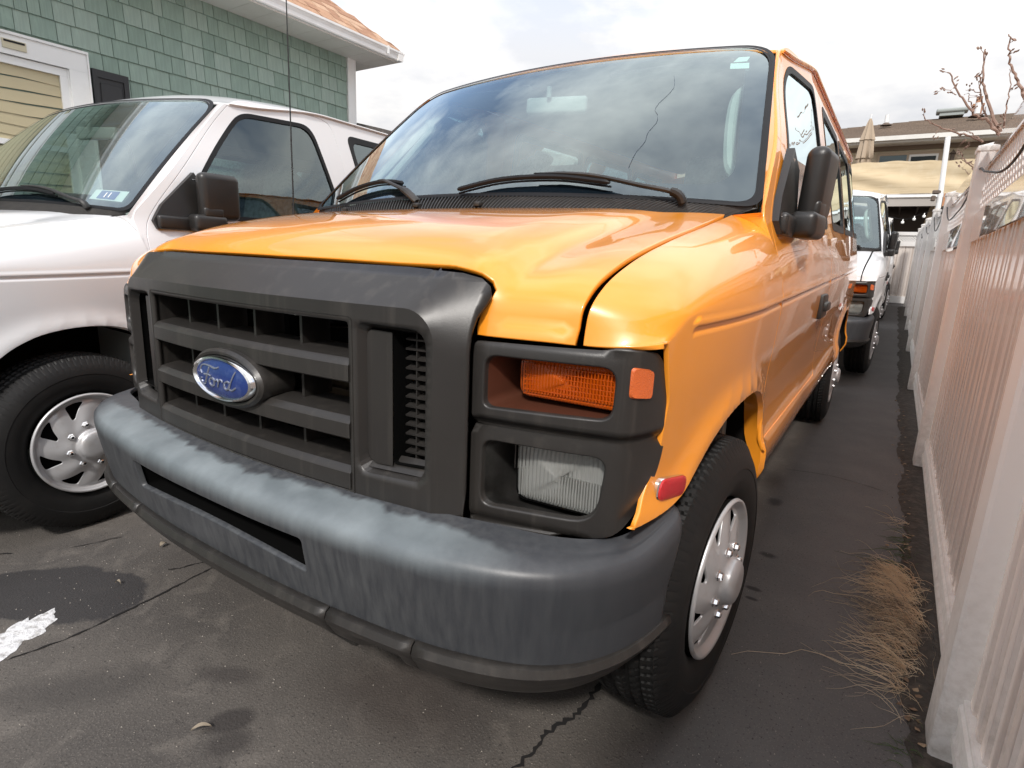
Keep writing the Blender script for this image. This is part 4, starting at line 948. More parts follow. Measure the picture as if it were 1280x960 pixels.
for x in (.42, -.42): P_('front_seat', seat(x, 2.05), M['seat'])
for yy in (3.0, 3.85, 4.7):
    P_('bench_seat', join(*[seat(xx, yy, .46) for xx in (-.52, -.03, .46)]), M['seat'])
for sg in (1, -1):
    gp = [(sg*.80, 1.36, 1.42), (sg*.76, 1.37, 1.45), (sg*.715, 1.50, 1.60), (sg*.70, 1.60, 1.71), (sg*.74, 1.62, 1.75)]
    P_('grab_handle', tube(smooth(gp, 4), .020, 8), M['trimgrey'])
    pts = [(sg*.86, 1.20, 1.30), (sg*.82, 1.36, 1.46), (sg*.765, 1.56, 1.67), (sg*.72, 1.72, 1.82)]
    P_('inner_pillar', tube(smooth(pts, 4), .036, 8, flat=.7), M['trimgrey'])
P_('rear_view_mirror', join(xf(rbox(.25, .035, .065, .014, 3), Matrix.Translation((.02, 1.53, 1.735)) @ Matrix.Rotation(.25, 4, 'Z')), tube([(.0, 1.50, 1.76), (.0, 1.50, 1.80)], .010, 8)), M['dash'])
for x in (.42, -.42): P_('sun_visor', xf(rbox(.46, .15, .018, .006, 2), Matrix.Translation((x, 1.72, 1.865)) @ Matrix.Rotation(.12, 4, 'X')), M['headliner'])
rl = roof(rv[:, 0]*.93, .16+rv[:, 1]*.955); rl[:, 2] -= .035
P_('headliner', ([tuple(p) for p in rl], [tuple(reversed(q)) for q in rf]), M['headliner'])

# ================================================================== copies of the van
van['label'] = 'orange passenger van with black grille and weathered grey front bumper'; van['category'] = 'van'
van['group'] = 'passenger vans parked in the alley'
van.rotation_euler = (0, 0, 0)
# things only the orange van has
crk_o = make('windshield_crack', CRACK, M['frit'], glass_o)
ants = P_('antenna', tube([(-.895, .955, 1.20), (-.915, .975, 1.33), (-.955, 1.01, 2.35)], [.006, .0032, .002], 6), M['rubber'])
o1 = on_glass('inspection_sticker', [(.722, .700), (.768, .704), (.776, .737), (.738, .735)], M['sticker']); o2 = on_glass('inspection_sticker', [(.716, .655), (.779, .655), (.777, .693), (.714, .693)], M['sticker'])
only_first = {crk_o, ants, o1, o2}
kids = {}
for o in bpy.data.objects:
    if o.parent: kids.setdefault(o.parent, []).append(o)
def copy_tree(o, parent=None, swap=None, skip=()):
    c = o.copy(); COL.objects.link(c); c.parent = parent
    if swap and o.type == 'MESH':
        for i, s in enumerate(o.data.materials):
            if s in swap: c.material_slots[i].link = 'OBJECT'; c.material_slots[i].material = swap[s]
    for ch in kids.get(o, []):
        if ch in skip: continue
        copy_tree(ch, c, swap, skip)
    return c
WH = {M['orange']: M['white']}
def ground_z(x, y):
    return -.043*float(sst(np.array((-1.02-x)/.35)))+.031*max(0, y-4.8)*float(sst(np.array((y-4.8)/1.5)))
v2 = copy_tree(van, None, WH, only_first); v2.location = (-2.258, -.620, -.043); v2.rotation_euler = (0, 0, .149)
v2['label'] = 'white passenger van beside the orange van, below the green shingled wall'
v3 = copy_tree(van, None, WH, only_first); v3.location = (.18, 5.74, .045); v3.rotation_euler = (.029, 0, 0)
v3['label'] = 'white van facing forward directly behind the orange van'
v4 = copy_tree(van, None, WH, only_first); v4.location = (.22, 11.85, .225); v4.rotation_euler = (.029, 0, 0)
v4['label'] = 'farthest white van, almost hidden behind another white van'
# the white van next door has a registration sticker low in its windscreen and its wheels turned
for ch in v2.children:
    if ch.name.startswith('windshield') and 'pillar' not in ch.name:
        on_glass('window_sticker', [(.62, .045), (.79, .045), (.79, .105), (.62, .10)], M['sticker2'], -.003, ch)
        on_glass('sticker_print', [(.655, .050), (.750, .050), (.750, .098), (.655, .096)], M['stickerblue'], -.0015, ch)
        cu = bpy.data.curves.new('sticker_number', 'FONT'); cu.body = '11'; cu.size = .045; cu.extrude = .0004; cu.align_x = 'CENTER'
        tmp = bpy.data.objects.new('sticker_text', cu); COL.objects.link(tmp); bpy.context.view_layer.update()
        tm = bpy.data.meshes.new_from_object(tmp); bpy.data.objects.remove(tmp); tm.materials.clear(); tm.materials.append(M['sticker2'])
        t = obj('sticker_number', tm, ch)
        p = ws(np.array([.703]), np.array([.058]), .0005)[0]; t.location = p; t.rotation_euler = (math.radians(45), 0, math.radians(13))
        on_glass('dash_paper', [(.36, .012), (.80, .012), (.74, .05), (.50, .055)], M['sticker2'], -.05, ch)

# ================================================================== ground
def asphalt():
    m = bpy.data.materials.new('worn_asphalt'); m.use_nodes = True; nt = m.node_tree; b = nt.nodes['Principled BSDF']
    t = N(nt, 'ShaderNodeTexCoord')
    def noise(sc, det=8, dist=0.0, rough=.6):
        n = N(nt, 'ShaderNodeTexNoise', Scale=sc, Detail=det, Distortion=dist, Roughness=rough); nt.links.new(t.outputs['Object'], n.inputs['Vector']); return n.outputs[0]
    def rng(v, a, b_):
        r = N(nt, 'ShaderNodeMapRange'); r.inputs['From Min'].default_value = a; r.inputs['From Max'].default_value = b_; nt.links.new(v, r.inputs['Value']); return r.outputs[0]
    def mix(f, c1, c2):
        x = N(nt, 'ShaderNodeMixRGB'); nt.links.new(f, x.inputs[0])
        for i, c in ((1, c1), (2, c2)):
            if isinstance(c, tuple): x.inputs[i].default_value = (*c, 1)
            else: nt.links.new(c, x.inputs[i])
        return x.outputs[0]
    c = mix(rng(noise(2.0), .35, .65), (0.105, 0.093, 0.082), (0.066, 0.059, 0.054))
    c = mix(rng(noise(7.5, dist=.6), .52, .68), c, (0.125, 0.111, 0.098))
    # smoother lane along the fence's shadow, its colour lifted to offset that shade
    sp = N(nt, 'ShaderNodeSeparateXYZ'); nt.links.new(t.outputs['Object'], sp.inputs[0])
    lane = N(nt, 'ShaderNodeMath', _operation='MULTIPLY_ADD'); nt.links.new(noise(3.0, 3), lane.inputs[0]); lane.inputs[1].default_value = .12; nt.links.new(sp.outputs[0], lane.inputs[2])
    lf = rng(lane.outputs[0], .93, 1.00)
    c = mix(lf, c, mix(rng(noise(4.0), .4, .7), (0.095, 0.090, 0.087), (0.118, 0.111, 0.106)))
    # aggregate speckle
    v = N(nt, 'ShaderNodeTexVoronoi', Scale=170.0); nt.links.new(t.outputs['Object'], v.inputs['Vector'])
    inv = N(nt, 'ShaderNodeMath', _operation='SUBTRACT'); inv.inputs[0].default_value = 1.0; nt.links.new(lf, inv.inputs[1])
    sf = N(nt, 'ShaderNodeMath', _operation='MULTIPLY'); nt.links.new(rng(v.outputs['Distance'], .30, .12), sf.inputs[0]); sf.inputs[1].default_value = .50
    c = mix(sf.outputs[0], c, (0.21, 0.188, 0.165))
    g = N(nt, 'ShaderNodeMath', _operation='MULTIPLY'); nt.links.new(rng(noise(210., 3), .66, .72), g.inputs[0]); g.inputs[1].default_value = .55; c = mix(g.outputs[0], c, (0.33, 0.31, 0.28))
    c = mix(rng(noise(120., 3), .60, .70), c, (0.028, 0.025, 0.023))
    # oil and water marks of their own outline
    def blob(x, y, rx, ry, rot, col, amt, edge=.12, nz=5.0, wob=.6):
        nonlocal c
        mp = N(nt, 'ShaderNodeMapping', _vector_type='TEXTURE'); mp.inputs['Location'].default_value = (x, y, 0); mp.inputs['Rotation'].default_value = (0, 0, rot); mp.inputs['Scale'].default_value = (rx, ry, 1)
        nt.links.new(t.outputs['Object'], mp.inputs[0])
        ln = N(nt, 'ShaderNodeVectorMath', _operation='LENGTH'); fl = N(nt, 'ShaderNodeVectorMath', _operation='MULTIPLY'); fl.inputs[1].default_value = (1, 1, 0)
        nt.links.new(mp.outputs[0], fl.inputs[0]); nt.links.new(fl.outputs[0], ln.inputs[0])
        a = N(nt, 'ShaderNodeMath', _operation='MULTIPLY_ADD'); nt.links.new(noise(nz, 6), a.inputs[0]); a.inputs[1].default_value = wob*2; nt.links.new(ln.outputs[1], a.inputs[2])
        r = rng(a.outputs[0], 1+wob+edge, 1+wob-edge); k = N(nt, 'ShaderNodeMath', _operation='MULTIPLY'); nt.links.new(r, k.inputs[0]); k.inputs[1].default_value = amt
        c = mix(k.outputs[0], c, col); return k.outputs[0]
    wet = blob(-.90, -.02, .33, .155, .45, (0.030, 0.028, 0.029), .88, .05, 7.0, .40)
    blob(.06, .02, .055, .035, 1.0, (0.035, 0.030, 0.028), .85, .25); blob(.12, -.02, .05, .035, 1.0, (0.035, 0.030, 0.028), .7, .3); blob(-.10, .10, .09, .03, .5, (0.040, 0.034, 0.032), .6, .4)
    blob(.35, .33, .22, .12, .3, (0.036, 0.026, 0.022), .55, .5, 4.0); blob(-.35, -.15, .16, .06, .9, (0.038, 0.034, 0.032), .55, .5)
    blob(1.00, 1.75, .03, .02, 0, (0.02, 0.018, 0.018), .9, .4, 22.); blob(1.0, 1.45, .025, .013, 0, (0.02, 0.018, 0.018), .9, .3, 20.); blob(1.01, 1.38, .02, .01, 0, (0.02, 0.018, 0.018), .9, .3, 20.); blob(.93, 2.35, .03, .05, 0, (0.02, 0.018, 0.018), .8, .4, 20.)
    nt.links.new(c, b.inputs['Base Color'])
    ro = N(nt, 'ShaderNodeMapRange'); nt.links.new(wet, ro.inputs['Value']); ro.inputs['To Min'].default_value = .82; ro.inputs['To Max'].default_value = .62; nt.links.new(ro.outputs[0], b.inputs['Roughness'])
    h = N(nt, 'ShaderNodeMath', _operation='MULTIPLY_ADD'); nt.links.new(v.outputs['Distance'], h.inputs[0]); h.inputs[1].default_value = -.5; nt.links.new(noise(150., 8), h.inputs[2])
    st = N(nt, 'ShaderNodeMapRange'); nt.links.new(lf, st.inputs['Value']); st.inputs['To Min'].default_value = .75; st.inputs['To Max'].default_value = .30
    bp = N(nt, 'ShaderNodeBump', Distance=.0024); nt.links.new(st.outputs[0], bp.inputs['Strength']); nt.links.new(h.outputs[0], bp.inputs['Height']); nt.links.new(bp.outputs[0], b.inputs['Normal'])
    return m
gx = sorted(set(list(np.linspace(-60, -6, 10))+list(np.linspace(-6, 3, 46))+list(np.linspace(3, 60, 10))))
gyy = sorted(set(list(np.linspace(-40, -3, 8))+list(np.linspace(-3, 20, 93))+list(np.linspace(20, 140, 14))))
V = [(x, y, ground_z(x, min(y, 18))) for y in gyy for x in gx]; nx_ = len(gx)
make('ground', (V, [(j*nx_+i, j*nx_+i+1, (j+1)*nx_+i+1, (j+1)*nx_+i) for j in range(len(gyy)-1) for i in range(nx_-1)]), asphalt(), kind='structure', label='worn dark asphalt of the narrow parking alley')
M['crack'] = mat('open_crack', (0.008, 0.007, 0.007), 0.95)
def crack(pts, w, seed):
    r = random.Random(seed); P = smooth([(x, y, 0) for x, y in pts], 10); V = []; Fc = []
    for i, p in enumerate(P):
        d = P[min(i+1, len(P)-1)]-P[max(i-1, 0)]; L = math.hypot(d[0], d[1]) or 1; nx, ny = -d[1]/L, d[0]/L
        j = (r.random()-.5)*w*.95; ww = w*(.25+r.random()*1.15)*min(1, (i+.3)/3, (len(P)-i-.3)/3)
        for s in (-1, 1): x = p[0]+nx*(j+s*ww*.5); y = p[1]+ny*(j+s*ww*.5); V.append((x, y, ground_z(x, y)+.0025))
    for i in range(len(P)-1): Fc.append((2*i, 2*i+1, 2*i+3, 2*i+2))
    return V, Fc
for pts, w, sd_ in (([(.66, .10), (.705, .337), (.715, .45), (.745, .55), (.752, .672), (.78, .85), (.80, 1.2)], .0135, 1), ([(-.62, -.22), (-.595, -.091), (-.60, .08), (-.618, .25), (-.632, .358), (-.64, .55), (-.66, .8)], .007, 2),
                 ([(-.64, .42), (-.70, .36), (-.72, .30), (-.745, .27)], .005, 3), ([(-1.15, .30), (-1.25, .12), (-1.42, -.02)], .008, 5), ([(.9, 2.9), (1.15, 2.95), (1.4, 2.88)], .004, 6)):
    make('pavement_crack', crack(pts, w, sd_), M['crack'], kind='structure', smooth=False)
# spilled white powder
M['powder'] = mat('white_spill', (0.72, 0.72, 0.73), 0.9, bump=(60, .8, .01), noise=(45, (.38, .37, .36), .48, .66))
def spill(cx, cy, rot, rx, ry, seed):
    r = random.Random(seed); n = 160; ph = [r.random()*6.28 for _ in range(26)]; V = [(cx, cy, ground_z(cx, cy)+.005)]; Fc = []
    for s, h in ((.45, .0045), (.8, .0035), (1.0, .0012)):
        for k in range(n):
            t = 2*math.pi*k/n; q = 1+sum(math.sin((i+2)*t+ph[i])*.15/(1+i*.62) for i in range(26))
            x, y = rx*q*s*math.cos(t), ry*q*s*math.sin(t); X = cx+x*math.cos(rot)-y*math.sin(rot); Y = cy+x*math.sin(rot)+y*math.cos(rot); V.append((X, Y, ground_z(X, Y)+h))
    for k in range(n): Fc.append((0, 1+k, 1+(k+1) % n))
    for j in range(2):
        for k in range(n): Fc.append((1+j*n+k, 1+(j+1)*n+k, 1+(j+1)*n+(k+1) % n, 1+j*n+(k+1) % n))
    return V, Fc
make('powder_spill', spill(-.715, -.170, 2.25, .115, .060, 11), M['powder'], label='splash of white powder on the asphalt at the lower left', category='spill', angle=60)
M['leaf'] = mat('dry_leaf', (.24, .20, .15), .8)
def leaf(name, x, y, L, w, rot, label):
    V = []; Fc = []
    for i in range(9):
        t = i/8; ww = w*math.sin(math.pi*min(1, t*1.02))**.7*.5; z = .006+.010*math.sin(t*3)
        for s in (-1, 0, 1): V.append(((t-.5)*L, s*ww, z+(abs(s))*.004))
    for i in range(8):
        for k in range(2): a = i*3+k; Fc.append((a, a+3, a+4, a+1))
    V.append((.62*L, .001, .006)); V.append((.62*L, -.001, .008)); Fc.append((24, 27, 28)) ; Fc.append((25, 27, 28))
    o = make(name, (V, Fc), M['leaf'], label=label, category='leaf'); o.location = (x, y, ground_z(x, y)); o.rotation_euler = (0, 0, rot)
leaf('fallen_leaf', .035, -.035, .045, .013, .9, 'dry brown leaf on the asphalt under the bumper'); leaf('fallen_leaf', -.775, .125, .022, .01, .3, 'small pale leaf on the dark damp patch')
leaf('fallen_leaf', -.92, .34, .03, .02, 1.9, 'crumpled scrap of leaf near the left van wheel')
# scattered grit
r = random.Random(3); gV = []; gF = []
for i in range(1400):
    x = r.uniform(-1.6, 1.5); y = r.uniform(-.3, 2.6) if i % 3 else r.uniform(-.3, .8); s = r.uniform(.0008, .0026); z = ground_z(x, y); n = len(gV)
    for dx, dy, dz_ in ((1, 0, 0), (-.5, .9, 0), (-.6, -.8, 0), (0, 0, 1.1)): gV.append((x+dx*s, y+dy*s, z+dz_*s))
    gF += [(n, n+1, n+3), (n+1, n+2, n+3), (n+2, n, n+3)]
make('gravel', (gV, gF), mat('pale_grit', (.34, .31, .27), .85), smooth=False, kind='stuff', label='fine pale grit scattered over the asphalt')

# ================================================================== white vinyl fence
M['vinyl'] = mat('white_vinyl', (0.88, 0.87, 0.855), 0.34, spec=.5, noise=(2.0, (.80, .77, .74), .45, .75), streak=(9, 9, .7, (.70, .64, .58), .60, .84))
M['vinyl_panel'] = mat('stained_vinyl_plank', (0.68, 0.62, 0.575), 0.24, coat=.4, coat_r=.08, streak=(14, 14, .8, (.50, .43, .38), .50, .78), noise=(1.2, (.58, .51, .46), .4, .7))
translucent(M['vinyl_panel'], (.92, .78, .70), .20); translucent(M['vinyl'], (.98, .96, .94), .42)
def splash(m, top, col, amt):
    nt = m.node_tree; b = nt.nodes['Principled BSDF']; src = b.inputs['Base Color'].links[0].from_socket; t = N(nt, 'ShaderNodeTexCoord'); sp = N(nt, 'ShaderNodeSeparateXYZ'); nt.links.new(t.outputs['Object'], sp.inputs[0])
    r = N(nt, 'ShaderNodeMapRange'); r.inputs['From Min'].default_value = top; r.inputs['From Max'].default_value = 0.0; nt.links.new(sp.outputs[2], r.inputs['Value'])
    g = N(nt, 'ShaderNodeNewGeometry'); n = N(nt, 'ShaderNodeTexNoise', Scale=26.0, Detail=8.0, Roughness=.7); nt.links.new(g.outputs['Position'], n.inputs['Vector'])
    r2_ = N(nt, 'ShaderNodeMapRange'); r2_.inputs['From Min'].default_value = .42; r2_.inputs['From Max'].default_value = .70; nt.links.new(n.outputs[0], r2_.inputs['Value'])
    k = N(nt, 'ShaderNodeMath', _operation='MULTIPLY'); nt.links.new(r.outputs[0], k.inputs[0]); nt.links.new(r2_.outputs[0], k.inputs[1]); k2 = N(nt, 'ShaderNodeMath', _operation='MULTIPLY'); k2.inputs[1].default_value = amt; nt.links.new(k.outputs[0], k2.inputs[0])
    x = N(nt, 'ShaderNodeMixRGB'); nt.links.new(k2.outputs[0], x.inputs[0]); nt.links.new(src, x.inputs[1]); x.inputs[2].default_value = (*col, 1); nt.links.new(x.outputs[0], b.inputs['Base Color'])
splash(M['vinyl'], .35, (.26, .22, .18), .9); splash(M['vinyl_panel'], .30, (.28, .24, .20), .8)
M['vinyl_rail'] = mat('glossy_vinyl_rail', (0.66, 0.60, 0.53), 0.16, coat=1.0, coat_r=.02, noise=(4, (.50, .43, .36), .5, .60))
fence = empty('vinyl_fence', (0, 0, 0)); fence['label'] = 'long white vinyl privacy fence with lattice top along the right side of the alley'; fence['category'] = 'fence'
def fx_(y): return 1.497+.030*min(1, max(0, (y-1)/2.5))+.004*max(0, y-3.5)
PH = .127
post_me = mesh('post', *join(([(x*s, y*s, z) for z in (0, 1) for (x, y) in ((-.0635, -.0555), (-.0555, -.0635), (.0555, -.0635), (.0635, -.0555), (.0635, .0555), (.0555, .0635), (-.0555, .0635), (-.0635, .0555)) for s in (1,)], [(i, (i+1) % 8, 8+(i+1) % 8, 8+i) for i in range(8)]+[tuple(range(8, 16))])), M['vinyl'], False)
cap_me = mesh('post_cap', *join(rbox(.142, .142, .028, .006, 2), ([(-.066, -.066, .013), (.066, -.066, .013), (.066, .066, .013), (-.066, .066, .013), (0, 0, .040)], [(0, 1, 4), (1, 2, 4), (2, 3, 4), (3, 0, 4)])), M['vinyl'], True, 30)
def plank_mesh(w, h):
    V = []; c = .008; X = [(-w/2, .016), (-w/2+.003, .016), (-w/2+.003+c, 0), (-.026, 0), (-.020, .007), (.020, .007), (.026, 0), (w/2-.003-c, 0), (w/2-.003, .016), (w/2, .016)]
    for z in (0, h):
        for y, d in X: V.append((d, y, z))
    n = len(X); return V, [(i, i+1, n+i+1, n+i) for i in range(n-1)]
posts_y = [.99-2.54*2, .99-2.54, .99, 3.53, 6.07, 8.61, 11.15, 13.69, 16.23]
for y in posts_y:
    g = ground_z(1.5, y); x = fx_(y)+PH/2
    p = obj('post', post_me, fence); p.location = (x, y, g); p.scale = (1, 1, 1.80)
    q = obj('post_cap', cap_me, fence); q.location = (x, y, g+1.812)
pl_me = mesh('plank', *plank_mesh(.1508, 1.135), M['vinyl_panel'], False)
def rail(y0, y1, z0, z1, th, ridges, m, name):
    g0 = ground_z(1.5, y0); g1 = ground_z(1.5, y1); x0 = fx_(y0)+.040; x1 = fx_(y1)+.040
    h = z1-z0; prof = [(0, 0.004), (-.0, .10*h), (-.006, .14*h), (-.006, .30*h), (0, .34*h), (0, .66*h), (-.006, .70*h), (-.006, .86*h), (0, .90*h), (0, h-.004), (.004, h), (th-.004, h), (th, h-.004), (th, 0), (.004, 0)] if ridges else [(0, .004), (0, h-.004), (.004, h), (th-.004, h), (th, h-.004), (th, .004), (th-.004, 0), (.004, 0)]
    V = [(x0+d, y0, g0+z0+z) for d, z in prof]+[(x1+d, y1, g1+z0+z) for d, z in prof]; n = len(prof)
    return make(name, (V, [tuple(reversed((i, (i+1) % n, n+(i+1) % n, n+i))) for i in range(n)]), m, fence, smooth=False)
for a, b in zip(posts_y[:-1], posts_y[1:]):
    y0, y1 = a+PH/2, b-PH/2; n = 16; w = (y1-y0)/n; sc = w/.1508
    rail(y0, y1, .050, .190, .045, True, M['vinyl'], 'bottom_rail')
    rail(y0, y1, 1.322, 1.475, .045, False, M['vinyl_rail'], 'middle_rail')
    rail(y0, y1, 1.700, 1.800, .045, False, M['vinyl_rail'], 'top_rail')
    for i in range(n):
        y = y0+w*(i+.5); p = obj('plank', pl_me, fence); p.location = (fx_(y)+.052+.004*((i*7) % 3-1)*.3, y, ground_z(1.5, y)+.188); p.scale = (1, sc, 1)
    LV = []; LF = []
    z0, z1 = 1.475, 1.700; H = z1-z0
    for dirn, dep in ((1, 0.0), (-1, .006)):
        k = 0
        while k*.068 < (y1-y0)+H:
            s = y0-H+k*.068 if dirn > 0 else y0+k*.068
            k += 1
            def cl(yv, zv): return yv
            # strip running at 45 degrees, clipped to the opening
            pa, pb = (s, 0.0), (s+H*dirn, H)
            ya, za, yb, zb = pa[0], 0.0, pb[0], H
            if dirn > 0:
                if ya < y0: za += (y0-ya); ya = y0
                if yb > y1: zb -= (yb-y1); yb = y1
            else:
                if ya > y1: za += (ya-y1); ya = y1
                if yb < y0: zb -= (y0-yb); yb = y0
            if zb-za < .02: continue
            g = ground_z(1.5, (ya+yb)/2); hw = .0125*1.414; x = fx_((ya+yb)/2)+.056+dep; nn = len(LV)
            for yy, zz in ((ya, za), (yb, zb)):
                for dd in (0, .005):
                    LV += [(x+dd, yy-hw, g+z0+zz), (x+dd, yy+hw, g+z0+zz)]
            LF += [(nn, nn+4, nn+5, nn+1), (nn+2, nn+3, nn+7, nn+6), (nn, nn+2, nn+6, nn+4), (nn+1, nn+5, nn+7, nn+3)]
    make('lattice', (LV, LF), M['vinyl'], fence, smooth=False, kind='stuff')
# black cord slung along the fence top
pts = []
for a, b in zip(posts_y[2:-2], posts_y[3:-1]):
    for t in np.linspace(0, 1, 8)[:-1]:
        y = a+(b-a)*t; pts.append((fx_(y)+.022, y, ground_z(1.5, y)+1.62+.10*abs(2*t-1)**2-.07*math.sin(math.pi*t)+.02*math.sin(9*t+a)))
make('cable', tube(smooth(pts, 3), .005, 6), M['rubber'], label='thin black cable slung along the top of the white fence', category='cable')
# strip of bare soil and debris at the fence foot
soil = []
V = []; Fc = []; r = random.Random(8); ys = np.arange(-1.5, 16, .05)
for i, y in enumerate(ys):
    e = 1.475-.02*r.random()-.012*math.sin(y*7); g = ground_z(1.5, y)
    V += [(e, y, g+.002), (e+.05, y, g+.010+.006*r.random()), (1.75, y, g+.012)]
for i in range(len(ys)-1):
    for k in range(2): a = i*3+k; Fc.append((a, a+1, a+4, a+3))
make('soil_strip', (V, Fc), mat('dark_soil', (.040, .034, .028), .95, noise=(30, (.09, .075, .06), .45, .7), bump=(60, .8, .01)), kind='structure')
M['straw'] = mat('dead_grass', (.86, .69, .49), .8, noise=(20, (.58, .43, .28), .45, .75)); M['green_blade'] = mat('green_grass', (.09, .13, .05), .7)
def blade(P, w0):
    V = []; Fc = []; n = len(P)
    for i, p in enumerate(P):
        p = np.array(p); w = w0*(1-.75*i/(n-1)); V += [tuple(p+np.array([0, w, 0])), tuple(p+np.array([0, -w*.5, w])), tuple(p+np.array([0, -w*.5, -w]))]
    for i in range(n-1):
        for k in range(3): Fc.append((i*3+k, i*3+(k+1) % 3, (i+1)*3+(k+1) % 3, (i+1)*3+k))
    return V, Fc
def tuft(n, yc, ys_, reach, hgt, m, label, seed, x0=1.505, wid=.0013, jag=.45, clumps=9):
    r = random.Random(seed); out = []
    CL = [(x0-abs(r.gauss(0, .035)), yc+r.gauss(0, ys_), math.pi+r.gauss(0, .5), r.uniform(.6, 1.1)) for _ in range(clumps)]
    for i in range(n):
        cx, cy, ca, cs = r.choice(CL); x = cx+r.gauss(0, .014); y = cy+r.gauss(0, .022); g = ground_z(1.5, y)
        a = ca+r.gauss(0, .85); el = r.uniform(.1, 1.25) if r.random() < .6 else r.uniform(-.1, .4); L = reach*cs*r.uniform(.3, 1.2)*(1.7 if r.random() < .05 else 1)
        N_ = 9; st = L/N_; P = [(x, y, g+.004)]; bend = r.gauss(0, .25); z = .004
        for k_ in range(N_):
            a += bend*.35+r.gauss(0, jag*.5); el -= r.uniform(.05, .34)*(1 if z > .006 else .2)
            z = max(.003, min(hgt, z+st*math.sin(el)));
            if z <= .0031: el = r.uniform(-.1, .35)
            px_, py_, _ = P[-1]; nx_2 = min(1.53, px_+st*math.cos(a)*max(.35, math.cos(el))); P.append((nx_2, py_+st*math.sin(a)*max(.35, math.cos(el)), g+z))
        out.append(blade(P, wid*r.uniform(.55, 1.35)))
    return make('green_grass' if m is M['green_blade'] else 'dry_grass', join(*out), m, kind='stuff', label=label)
tuft(520, 1.50, .16, .20, .09, M['straw'], 'mat of dead straw-coloured grass at the foot of the fence', 3, clumps=16)
tuft(260, 1.86, .07, .15, .13, M['straw'], 'upper clump of dead grass against the fence', 5, clumps=6)
M['straw2'] = mat('weathered_grass', (.42, .34, .26), .9, noise=(20, (.25, .20, .15), .4, .7)); M['litter'] = mat('leaf_litter', (.20, .13, .08), .9, noise=(25, (.34, .25, .16), .45, .6))
for a_ in ((240, 1.52, .17, .16, .07, M['straw2'], 'greyed broken grass mixed into the dead clump', 17),): tuft(*a_, clumps=12)['label']
lr = random.Random(77); lv = []; lf = []
for i in range(150):
    x = 1.505-abs(lr.gauss(0, .045)); y = lr.uniform(.8, 5.5) if i % 2 else lr.gauss(1.6, .3); s = lr.uniform(.004, .014); a = lr.random()*6.28; g = ground_z(1.5, y)+.006; n = len(lv)
    for k in range(5): t = a+k*1.256; lv.append((x+s*math.cos(t)*lr.uniform(.5, 1.1), y+s*math.sin(t)*lr.uniform(.4, 1), g+lr.uniform(0, .008)))
    lf.append((n, n+1, n+2, n+3, n+4))
make('leaf_litter', (lv, lf), M['litter'], smooth=False, kind='stuff', label='brown leaf crumbs along the foot of the fence')
tuft(26, 1.24, .10, .27, .035, M['straw'], 'long loose straws reaching onto the asphalt', 9, jag=.25)
tuft(70, 2.15, .13, .13, .10, M['green_blade'], 'thin green blades growing at the fence foot', 6, wid=.0014, jag=.2); tuft(22, 2.40, .14, .16, .08, M['straw'], 'stray straws beside the green blades', 12, jag=.2)
tuft(26, .90, .03, .06, .05, M['green_blade'], 'sprig of grass at the base of the near post', 14, clumps=3, jag=.2)

# end fence closing the alley
ef = empty('end_fence', (0, 0, 0)); ef['label'] = 'low white vinyl fence closing the far end of the alley'; ef['category'] = 'fence'
ge = ground_z(1.4, 16.8)
for i in range(18):
    x = -.95+.152*i; o = obj('plank', pl_me, ef); o.location = (x, 16.8, ge+.18); o.rotation_euler = (0, 0, math.pi/2); o.scale = (1, 1, 1.12)
for z0, z1 in ((.03, .20), (1.42, 1.52), (1.68, 1.76)): make('fence_rail', box(-1.03, 1.72, 16.76, 16.81, ge+z0, ge+z1), M['vinyl'], ef, smooth=False)
LV = []; LF = []
for dirn, dep in ((1, 0), (-1, .006)):
    for k in range(46):
        s = -1.03+k*.06; n = len(LV)
        for xx, zz in ((s, 1.52), (s+.16*dirn, 1.68)):
            for dd in (0, .005): LV += [(xx-.018, 16.785+dep+dd, ge+zz), (xx+.018, 16.785+dep+dd, ge+zz)]
        LF += [(n, n+4, n+5, n+1), (n+2, n+3, n+7, n+6), (n, n+2, n+6, n+4), (n+1, n+5, n+7, n+3)]
make('lattice', (LV, LF), M['vinyl'], ef, smooth=False, kind='stuff')

# ================================================================== green house on the left
house = empty('shingled_house', (-4.8, 2, 0)); house.location = (0, 0, 0); house['label'] = 'green shingled house with white window and brown roof at upper left'; house['category'] = 'house'
def H_(name, VF, m, parent=None, **k): return make(name, VF, m, parent or house, **k)
greens = [mat('green_shingle_%d' % i, c, .75, noise=(3.5, tuple(v*1.25 for v in c), .45, .75), streak=(40, 40, 3, tuple(v*.80 for v in c), .5, .7)) for i, c in enumerate([(.235, .315, .268), (.258, .340, .290), (.215, .292, .246), (.282, .360, .312)])]
for i, m_ in enumerate(greens): m_.name = 'green_shingle' if i == 0 else 'green_shingle_tone'
M['trim'] = mat('white_house_trim', (.78, .78, .77), .45, noise=(3, (.70, .69, .67), .5, .75)); M['soffit'] = mat('cream_soffit', (.70, .69, .655), .55, noise=(2, (.62, .60, .56), .45, .7))
H_('wall', box(-12, -4.812, -8, 4.66, 0, 3.46), greens[2], smooth=False)
def shingle(w, h=.172):
    return [(0, 0, 0), (.019, 0, 0), (.019, w, 0), (0, w, 0), (.003, 0, h), (.003, w, h), (0, 0, h), (0, w, h)], [(0, 1, 2, 3)[::-1], (1, 2, 5, 4), (0, 6, 4, 1)[::-1], (3, 2, 5, 7)[::-1]]
sme = [mesh('shingle', *shingle(1.0), g, False) for g in greens]
r = random.Random(21); sV = []; sF = []; cnt = 0; stone = []
